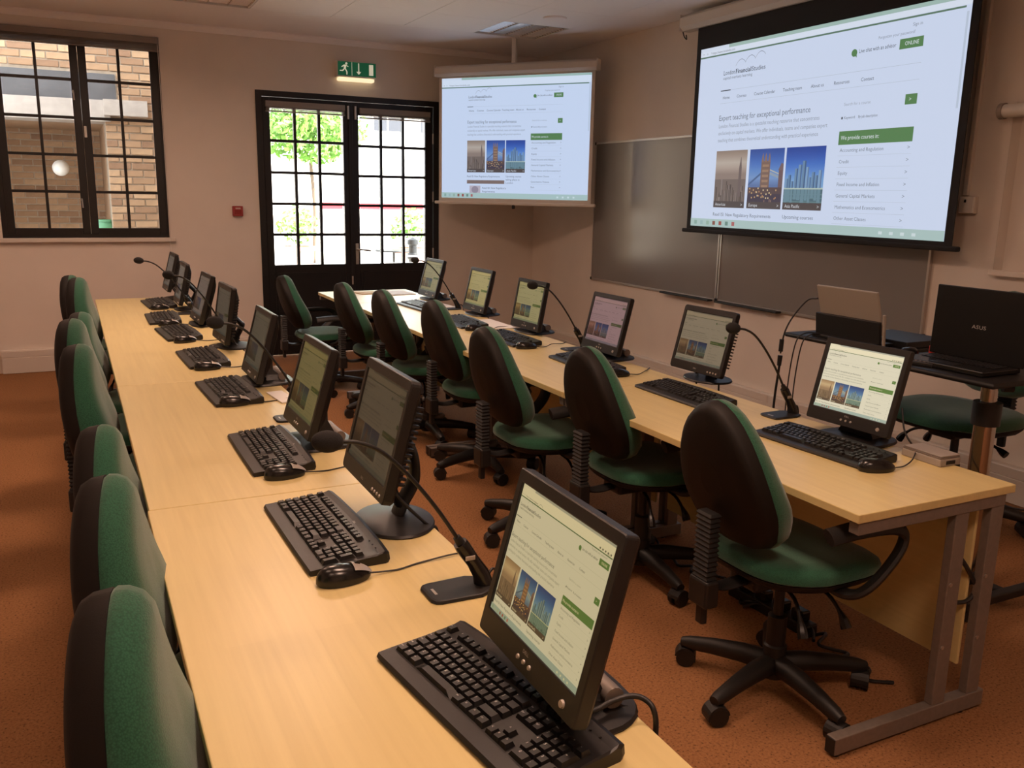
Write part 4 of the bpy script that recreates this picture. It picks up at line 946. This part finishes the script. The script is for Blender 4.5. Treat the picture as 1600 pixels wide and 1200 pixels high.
def place_chair(label, x, y, a, arms, sz=1.0):
    t = proto[arms] if not used[arms] else copy_tree(proto[arms]); used[arms] = True
    t.location = (x, y, 0); t.rotation_euler = (0, 0, a); t.scale = (1, 1, sz); t['label'] = label
CL = [(0.274, 1.230, -0.15, 1.0), (0.284, 1.785, -0.16, 1.0), (0.288, 2.480, -0.15, 0.93), (0.252, 3.450, -0.13, 1.0), (0.234, 4.14, -0.16, 1.0), (0.274, 4.865, -0.13, 0.935), (0.276, 5.95, -0.16, 1.01), (0.236, 6.47, -0.1, 0.98)]
for k, (x, y, a, s) in enumerate(CL): place_chair('green chair tucked under the front desk row, %s from the camera' % ORD[k], x, y, a, 0, s)
CR = [(1.905, 1.897, 0.0, 1.0, 'nearest green swivel chair at the rear desk row, armrest under the desk end'), (2.015, 2.800, 0.0, 1.0, 'second green swivel chair from the right at the rear desk row'),
      (1.865, 3.390, 0.0, 1.0, 'third green swivel chair from the right at the rear desk row'), (2.005, 4.36, 0.0, 1.0, 'fourth green swivel chair from the right at the rear desk row'),
      (1.955, 5.09, 0.0, 0.98, 'fifth green swivel chair from the right at the rear desk row'), (1.925, 5.85, 0.0, 0.95, 'sixth green swivel chair from the right, beside the far table'),
      (1.715, 6.72, 0.0, 0.925, 'farthest green armchair before the double door, daylight on its seat')]
for x, y, a, s, lab in CR: place_chair(lab, x, y, a, 1, s)
place_chair("presenter's green chair behind the laptop trolley facing the class", 3.76, 2.70, PI, 0, 1.15)
pc = [o for o in bpy.data.objects if o.get('label', '').startswith("presenter's green")][0]; pc.scale = (1.15, 1.2, 1.15)

# ------------------------------------------------------------------ presenter trolleys and devices
TZ = 0.905
def trolley(label, x0, x1, ya, yb, px, py):
    t = thing('laptop_trolley', label, 'trolley', (px, py, 0)); M = Matrix.Translation((-px, -py, 0))
    MB(M).rbox(x0, x1, ya, yb, TZ-0.022, TZ, 0.010, 3).build('tray', BLACK, t)
    mb = MB(M); mb.cyl((px, py, 0.06), (px, py, 0.70), 0.040, n=24); mb.build('chrome_post', CHROME, t)
    mb = MB(M); mb.cyl((px, py, 0.70), (px, py, 0.79), 0.052, n=24); mb.build('clamp_collar', BLACK, t)
    mb = MB(M); mb.cyl((px, py, 0.79), (px, py, TZ-0.02), 0.030, n=24); mb.build('inner_post', CHROME, t)
    mb = MB(M); mb.cyl((px+0.045, py-0.02, 0.845), (px+0.08, py-0.04, 0.845), 0.016, n=14); mb.build('clamp_knob', BLACK, t)
    MB(M).rbox(px-0.05, px+0.05, py-0.05, py+0.05, 0.05, 0.10, 0.008).build('foot_block', BLACK, t)
    for s in (-1, 1):
        MB(M).rbox(px-0.25, px+0.25, py+s*0.18-0.02, py+s*0.18+0.02, 0.05, 0.085, 0.006).build('foot_bar', BLACK, t)
        for q in (-0.22, 0.22): mb = MB(M); mb.cyl((px+q, py+s*0.18-0.012, 0.026), (px+q, py+s*0.18+0.012, 0.026), 0.026, n=16); mb.build('caster', BLACK, t)
    MB(M).rbox(px-0.02, px+0.02, py-0.18, py+0.18, 0.055, 0.08, 0.005).build('cross_bar', BLACK, t)
    return t
trolley('black laptop trolley with chrome post at the right edge behind the rear desk', 2.93, 3.42, 1.98, 2.56, 3.13, 2.13)
trolley('black trolley tray carrying the grey tablet, before the whiteboard', 3.10, 3.52, 2.62, 3.215, 3.34, 2.90)
# laptop
t = thing('laptop', 'open black laptop with maker name on its dark screen', 'laptop', (3.15, 2.27, TZ), 0.0)
MB().rbox(-0.16, 0.06, -0.20, 0.175, 0.002, 0.022, 0.004).build('base', BLACKGLOSS, t)
mb = MB()
for i in range(5):
    for j in range(15): mb.rbox(-0.06+i*0.019, -0.045+i*0.019, -0.17+j*0.0215, -0.152+j*0.0215, 0.0222, 0.0245, 0.001, 1)
o = mb.build('keys', KEYM, t); o['kind'] = 'stuff'
MB().rbox(-0.14, -0.085, -0.06, 0.05, 0.0222, 0.0228, 0.0002, 1).build('touchpad', DARKGREY, t)
mb = MB(Matrix.Translation((0.055, 0, 0.02)) @ Matrix.Rotation(0.03, 4, 'Y')); mb.rbox(0, 0.010, -0.21, 0.205, 0, 0.285, 0.004); lid = mb.build('lid', mat('laptop_black', (0.004, 0.0035, 0.003), 0.45, spec=0.3), t)
mb = MB(); put_text(mb, 'ASUS', lambda a, b: (0.0535+(b+0.125)*0.03, -0.005-a+0.03, 0.02+0.125+b), 0, 0, 0.021, 0.062); mb.build('maker_name', mat('logo_silver', (0.45, 0.42, 0.4), 0.4), lid)
# tablet in dock
t = thing('tablet', 'grey backed tablet propped in a black stand on the trolley', 'tablet', (3.20, 2.89, TZ))
mb = MB(Matrix.Translation((0.0, 0, 0.05)) @ Matrix.Rotation(-0.30, 4, 'Y')); mb.rbox(-0.006, 0.006, -0.18, 0.175, 0.0, 0.205, 0.004); mb.build('tablet_body', TABLETBACK, t)
mb = MB(Matrix.Translation((-0.02, 0, 0.0)) @ Matrix.Rotation(-0.12, 4, 'Y')); mb.rbox(-0.012, 0.004, -0.19, 0.185, 0.0, 0.115, 0.003); mb.build('stand_back', BLACK, t)
MB().rbox(-0.06, 0.14, -0.19, 0.185, 0.001, 0.016, 0.004).build('keyboard_cover', BLACK, t)
mb = MB(Matrix.Translation((-0.02, -0.20, 0.0)) @ Matrix.Rotation(-0.1, 4, 'Y')); mb.rbox(-0.006, 0.006, -0.010, 0.002, 0.0, 0.15, 0.003); mb.build('stylus', TABLETBACK, t)
mb = MB(); mb.tube(bez([(-0.05, 0.175, 0.18), (-0.06, 0.23, 0.165), (-0.10, 0.275, 0.08), (-0.13, 0.29, 0.0), (-0.14, 0.295, -0.10)], 6), 0.004, 8); mb.build('video_lead', CABLE, t)
mb = MB(); mb.tube([(-0.138, 0.295, -0.03), (-0.14, 0.295, -0.09)], 0.011, 10); mb.tube([(-0.14, 0.295, -0.11), (-0.142, 0.295, -0.16)], [0.012, 0.010], 10); mb.tube(bez([(-0.14, 0.295, -0.16), (-0.15, 0.30, -0.35), (-0.15, 0.30, -0.60), (-0.13, 0.28, -0.88)], 6), 0.006, 8); mb.build('adapter_chain', CABLE, t)
for k, dy in enumerate((0.16, 0.12)):
    mb = MB(); mb.tube(bez([(-0.02, dy, 0.012), (-0.10, dy+0.03, 0.012), (-0.135, dy+0.05, -0.05), (-0.15, dy+0.06, -0.3), (-0.15, dy+0.04, -0.6), (-0.11, dy, -0.89)], 6), 0.0032, 8); mb.build('hanging_lead', CABLE, t)
mouse_t = thing('presenter_mouse', 'dark mouse lying on the trolley left of the laptop', 'mouse', (3.12, 2.505, TZ))
mb = MB(); o_ = lambda s, z: [(0.05*s*math.cos(q), 0.032*s*math.sin(q), z) for q in [2*PI*i/20 for i in range(20)]]
mb.loft([o_(0.95, 0), o_(1, 0.008), o_(0.92, 0.024), o_(0.6, 0.036), o_(0.1, 0.039)]); mb.build('body', BLACKGLOSS, mouse_t)
MB().tube(bez([(-0.04, 0.01, 0.012), (-0.07, 0.05, 0.006), (-0.04, 0.10, 0.006)]), 0.0025, 6).build('cable', SILVER, mouse_t)
t = thing('remote_control', 'small black remote control in front of the laptop', 'remote', (2.985, 2.36, TZ), 0.3)
MB().rbox(-0.02, 0.02, -0.075, 0.075, 0, 0.017, 0.004).build('body', BLACK, t)
mb = MB()
for i in range(3):
    for j in range(7): mb.rbox(-0.012+i*0.010, -0.005+i*0.010, -0.06+j*0.018, -0.051+j*0.018, 0.0168, 0.0185, 0.0006, 1)
mb.build('buttons', FRAMEM, t)
tag(MB().rbox(-0.012, 0.012, -0.02, 0.02, 0, 0.045, 0.008).build('marker_cap', mat('bright_red', (0.55, 0.04, 0.03), 0.4)), 'bright red cap standing beside the laptop screen', 'cap').location = (3.24, 2.478, TZ)
tag(MB().rbox(-0.14, 0.14, -0.16, 0.16, 0, 0.03, 0.004).build('document_folder', BLACK), 'flat black folder on the tablet trolley, near the whiteboard', 'folder').location = (3.40, 2.79, TZ)
tag(MB().tube(bez([(3.05, 2.45, 0.70), (3.03, 2.40, 0.60), (3.02, 2.30, 0.545), (3.02, 2.14, 0.53), (3.0, 1.95, 0.46), (3.0, 1.80, 0.47), (3.02, 1.6, 0.49)], 8), 0.004, 8).build('slack_cable', CABLE), 'thin black cable sagging across the chrome trolley post', 'cable')
# grey box on the rear desk's end
ADP = mat('adapter_grey', (0.33, 0.29, 0.25), 0.6)
t = thing('power_adapter', 'flat grey-white adapter box at the back corner of the rear desk end', 'adapter', (2.425, 1.82, HD), -0.03)
MB().rbox(-0.045, 0.045, -0.075, 0.075, 0, 0.024, 0.003).build('case', ADP, t); MB().rbox(-0.043, 0.043, -0.073, 0.073, 0.0242, 0.030, 0.002).build('lid', FRAMEM, t)
MB().rbox(-0.040, 0.044, -0.072, 0.072, 0.0302, 0.034, 0.002).build('top_plate', ADP, t)
MB().rbox(-0.02, 0.02, -0.0765, -0.074, 0.006, 0.018, 0.001, 1).build('socket_slot', BLACK, t)
# papers, plus white sheets drawn for a reflection along the rear desk back
for lab, x, y, a, w, d, m in [('white papers with a lead across them by the fourth front row monitor', 0.705, 3.45, 0.1, 0.032, 0.10, PAPER), ('white sheet standing for a white reflection at the back of the rear desk, beside the last monitor', 2.36, 5.98, 0.05, 0.09, 0.16, PAPER),
                              ('white sheet standing for a white reflection behind the fourth rear row keyboard', 2.36, 4.98, 0.0, 0.07, 0.2, PAPER), ('manila folder lying on the far table', 2.16, 6.90, 0.2, 0.12, 0.08, FOLDER), ('white pamphlet on the far table beside the folder', 2.36, 6.84, 0.1, 0.10, 0.15, PAPER)]:
    o = MB().rbox(-w, w, -d, d, 0, 0.006, 0.001, 1).build('folder' if m is FOLDER else 'paper_sheet', m); tag(o, lab, 'folder' if m is FOLDER else 'paper'); o.location = (x, y, HD); o.rotation_euler = (0, 0, a)
# cables tangled under the rear desk end
for k in range(5):
    rnd = random.Random(20+k); y = 1.75+0.28*k
    P = [(2.25+rnd.uniform(-0.05, 0.05), y+0.05*q, rnd.choice([0.008, 0.008, 0.02, 0.035])) for q in range(8)]
    tag(MB().tube(bez(P, 6), 0.006, 8).build('floor_cable', CABLE), 'loose black cable in the tangle on the floor under the rear desks', 'cable', 'cables tangled under the rear desks')
t = thing('power_strip', 'black power strip lying on the carpet under the right rear desk', 'power strip', (2.27, 2.30, 0), 0.05)
MB().rbox(-0.03, 0.03, -0.2, 0.2, 0, 0.045, 0.006).build('body', BLACK, t)
for i in range(4): MB().rbox(-0.022, 0.022, -0.17+0.09*i, -0.115+0.09*i, 0.0452, 0.085, 0.006).build('plug', BLACKGLOSS, t)
tag(MB().tube(bez([(2.30, 1.60, 0.52), (2.34, 1.58, 0.46), (2.375, 1.575, 0.40), (2.35, 1.58, 0.36), (2.30, 1.60, 0.355)], 6), 0.007, 8).build('looped_cable', CABLE), 'black cable loop hanging between the uprights of the desk end frame', 'cable')

# ------------------------------------------------------------------ outside the window: brick court
YB = 10.3
GROUND = mat('paving', (0.62, 0.58, 0.52), 0.9, noise=(6, 0.08))
struct(bx('ground', GROUND, -14, 40, YF+0.3, 60, -0.35, -0.12))
OX = 0.415        # right edge of the recess
court = tag(bpy.data.objects.new('brick_building', None), 'yellow brick building seen through the casement window', 'building'); COL.objects.link(court); court.location = (0.4, YB, -0.12)
Mo = Matrix.Translation(-Vector(court.location))
def cb(name, m, *a): return MB(Mo).box(*a).build(name, m, court)
cb('wall_core', MORTAR, OX, 1.35, YB+0.008, YB+0.5, -0.12, 5.0); cb('wall_core', MORTAR, -2.2, OX, YB+0.008, YB+0.5, 2.66, 5.0)
DARKB = mat('shaded_brick', (0.22, 0.145, 0.095), 0.9, noise=(8, 0.2)); CONC = mat('concrete_lintel', (0.42, 0.36, 0.32), 0.85, noise=(12, 0.1)); LEAD = mat('lead_sheet', (0.10, 0.095, 0.10), 0.5, noise=(5, 0.2))
cb('recess_wall', MORTAR, -2.2, OX+0.05, YB+1.9, YB+2.1, -0.12, 2.4); cb('recess_soffit', BRICK, -2.2, OX+0.05, YB+0.45, YB+2.1, 2.19, 2.4); cb('recess_cheek', BRICK, OX, OX+0.05, YB+0.48, YB+1.9, -0.12, 2.3); cb('recess_cheek', BRICK, -2.2, -1.5, YB, YB+1.9, -0.12, 2.3)  # unseen left cheek and extra recess depth are added to darken it
cb('lintel', CONC, -2.2, OX+0.05, YB-0.04, YB+0.48, 2.19, 2.40); cb('lead_band', LEAD, -2.2, 0.535, YB-0.01, YB+0.4, 2.40, 2.66); cb('lintel_block', CONC, 0.405, 0.82, YB-0.12, YB-0.001, 2.25, 2.405)
mb = MB(); mb.rbox(-0.105, 0.105, -0.012, 0.0, -0.031, 0.031, 0.004, 1); BR_ME = mb.mesh('brick', BRICK)
mb = MB(); mb.rbox(-0.0485, 0.0485, -0.012, 0.0, -0.031, 0.031, 0.004, 1); BRH_ME = mb.mesh('brick', BRICK)
cnt = 0; rest = MB(Mo); rr = random.Random(5)
def brick_row(x0, x1, z, yb, odd, indiv):
    global cnt
    x = x0+(0.0 if not odd else -0.1125)
    while x < x1:
        a, b = max(x, x0), min(x+0.215, x1); w = b-a
        if w > 0.04:
            d = rr.uniform(-0.004, 0.003)
            if indiv and cnt < 295:
                o = put('brick', BR_ME, court, Vector(((a+b)/2, yb+0.008+d, z)) - Vector(court.location), None, (w/0.215*1.02, 1, 1)); cnt += 1
            else: rest.box(a, b, yb-0.004+d, yb+0.009, z-0.031, z+0.031)
        x += 0.225
z = 1.0; k = 0
while z < 3.3:
    hi = z > 2.70
    brick_row(OX if not hi else -0.75, 1.15, z, YB, k % 2, True) if not (2.21 < z < 2.66) else brick_row(0.55, 1.15, z, YB, k % 2, True)
    z += 0.075; k += 1
z = 0.9; k = 0
while z < 2.18:
    brick_row(-1.0, OX, z, YB+1.9, k % 2, cnt < 295); z += 0.075; k += 1
z = -0.08; k = 0
while z < 0.95: brick_row(OX, 1.15, z, YB, k % 2, False); z += 0.075; k += 1
ro = rest.build('bricks', BRICK, court); ro['kind'] = 'stuff'
t = thing('globe_lamp', 'white globe lamp in the dark recess outside the window', 'lamp', (-0.035, YB+0.75, 1.725))
MB().ell((0, 0, 0), 0.085, 0.085, 0.085, 20, 12).build('globe', mat('opal_glass', (0.85, 0.83, 0.8), 0.3), t); MB().cyl((0, 0.08, 0), (0, 1.15, 0), 0.012).build('wall_arm', BLACK, t)
tag(bx('sun_block_wall', MORTAR, 1.2, 1.34, YF+0.31, YB+0.007, -0.12, 5.2), 'unseen wall added between the window and the door to keep sun off the brick court', 'wall')  # unseen wing wall, added to shade the brick court from the sun
t = thing('green_bin', 'small green tub top outside behind the window corner', 'tub', (0.36, YB+0.35, -0.12)); 
MB().lathe([(0.0, 1.30), (0.10, 1.30), (0.11, 1.25), (0.09, 0.0), (0, 0)], 18).build('tub', mat('tub_green', (0.10, 0.30, 0.16), 0.5), t); MB().lathe([(0.0, 1.31), (0.115, 1.305), (0.115, 1.285)], 18).build('lid', mat('tub_green', (0.1, 0.3, 0.16), 0.5), t)

# ------------------------------------------------------------------ outside the door: sunlit street
WHITEB = mat('white_render', (0.82, 0.80, 0.77), 0.85, noise=(1, 0.03)); DKWIN = mat('dark_window', (0.05, 0.05, 0.06), 0.15)
t = tag(bpy.data.objects.new('white_building', None), 'sunlit white building across the street beyond the door', 'building'); COL.objects.link(t); t.location = (9, 30, -0.12)
Mw = Matrix.Translation(-Vector(t.location)); MB(Mw).box(2, 24, 30, 36, -0.12, 9).build('facade', WHITEB, t)
for xx in (7.4, 9.5, 11.2, 13.2):
    for zz in (3.5, 6.4):
        f = MB(Mw).box(xx, xx+1.1, 29.93, 29.999, zz, zz+0.85).build('window', WHITEB, t)
        for s in (0.06, 0.58): MB(Mw).box(xx+s, xx+s+0.46, 29.91, 29.929, zz+0.07, zz+0.78).build('pane', DKWIN, f)
MB(Mw).box(2, 24, 29.8, 30.0, 0.7, 1.0).build('string_course', WHITEB, t)
LEAF = mat('leaf_green', (0.16, 0.32, 0.05), 0.6); BARK = mat('bark', (0.12, 0.085, 0.06), 0.9)
def tree(label, x, y, h, crown, n, seed, leaf=0.16, cat='tree', z0=-0.12):
    rnd = random.Random(seed); t = thing('street_tree' if cat == 'tree' else 'planter_shrub', label, cat, (x, y, z0))
    mb = MB(); mb.tube(bez([(0, 0, 0), (0.05, 0, h*0.4), (0, 0.05, h*0.75)]), [0.10*h/5]*3*0 or 0.07*h/5, 8); mb.build('trunk', BARK, t)
    mb = MB()
    for i in range(n):
        a, b, r = rnd.uniform(0, 2*PI), rnd.uniform(-1, 1), rnd.random()**0.4
        s = math.sqrt(1-b*b); c = Vector((crown[0]*r*s*math.cos(a), crown[0]*r*s*math.sin(a), h+crown[1]*r*b))
        u = Vector((rnd.gauss(0, 1), rnd.gauss(0, 1), rnd.gauss(0, 1))).normalized(); v = u.orthogonal().normalized(); l = leaf*rnd.uniform(0.6, 1.2)
        mb.add([c-u*l, c+v*l*0.5, c+u*l, c-v*l*0.5], [(0, 1, 2, 3)])
    o = mb.build('foliage', LEAF, t); o['kind'] = 'stuff'; return t
tree('leafy green street tree seen through the top of the left door', 5.05, 20.5, 3.05, (1.35, 0.80), 1900, 1, 0.12)
tree('smaller far tree seen through the left door panes', 4.0, 25, 2.6, (0.9, 0.8), 350, 2, 0.13)
POT = mat('terracotta_pink', (0.55, 0.28, 0.22), 0.8); POSTB = mat('bollard_black', (0.006, 0.006, 0.007), 0.5)
for k, (x, y, lab) in enumerate([(3.55, 15.5, 'pinkish planter tub with shrub seen through the left door'), (5.35, 14.8, 'tall reddish planter seen low in the right door')]):
    t = thing('planter', lab, 'planter', (x, y, -0.12)); MB().lathe([(0, 0), (0.22, 0), (0.27, 0.62), (0.30, 0.64), (0.30, 0.70), (0.24, 0.70), (0.24, 0.62), (0, 0.62)], 20).build('tub', POT, t)
    tree('green shrub growing in the %s planter' % ('pinkish' if k == 0 else 'tall reddish'), x, y, 0.45, (0.36, 0.35), 220, 5+k, 0.07, 'shrub', 0.50)
t = thing('bollard', 'black street bollard seen low in the right door', 'bollard', (4.35, 11.9, -0.12))
MB().lathe([(0, 0), (0.085, 0), (0.085, 0.08), (0.06, 0.10), (0.06, 0.72), (0.08, 0.74), (0.08, 0.80), (0.06, 0.82), (0.06, 0.92), (0.08, 0.94), (0.075, 1.0), (0, 1.04)], 18).build('post', POSTB, t)
MB().lathe([(0.0615, 0.76), (0.0815, 0.765), (0.0815, 0.79), (0.0615, 0.795)], 18).build('pale_band', WHITEB, t)
t = thing('red_glare_rail', 'made-up red rail outside, standing in for red glare across the door panes', 'barrier', (6.1, 19.6, -0.12))  # invented rail, put where red glare crosses the door panes
REDP = mat('glare_red', (0.65, 0.02, 0.03), 0.4)
MB().rbox(-1.1, 1.6, -0.03, 0.03, 1.26, 1.40, 0.01).build('rail', REDP, t)
for s in (-1.0, 0.25, 1.5): MB().rbox(s-0.03, s+0.03, -0.03, 0.03, 0, 1.26, 0.01).build('post', WHITEB, t)
t = thing('cafe_table', 'round wrought iron table outside the right door', 'table', (4.75, 13.9, -0.12))
MB().lathe([(0.0, 0.70), (0.30, 0.70), (0.31, 0.715), (0.30, 0.73), (0, 0.73)], 28).build('table_top', POSTB, t)
MB().cyl((0, 0, 0.02), (0, 0, 0.70), 0.02).build('stem', POSTB, t)
for a in range(3): MB().tube(bez([(0, 0, 0.2), (0.12*math.cos(a*2.09), 0.12*math.sin(a*2.09), 0.12), (0.25*math.cos(a*2.09), 0.25*math.sin(a*2.09), 0.01)]), 0.012, 8).build('leg', POSTB, t)

# ------------------------------------------------------------------ place the corner screen
small.location = S2P['loc']; small.rotation_euler = (0, 0, S2P['rz'])
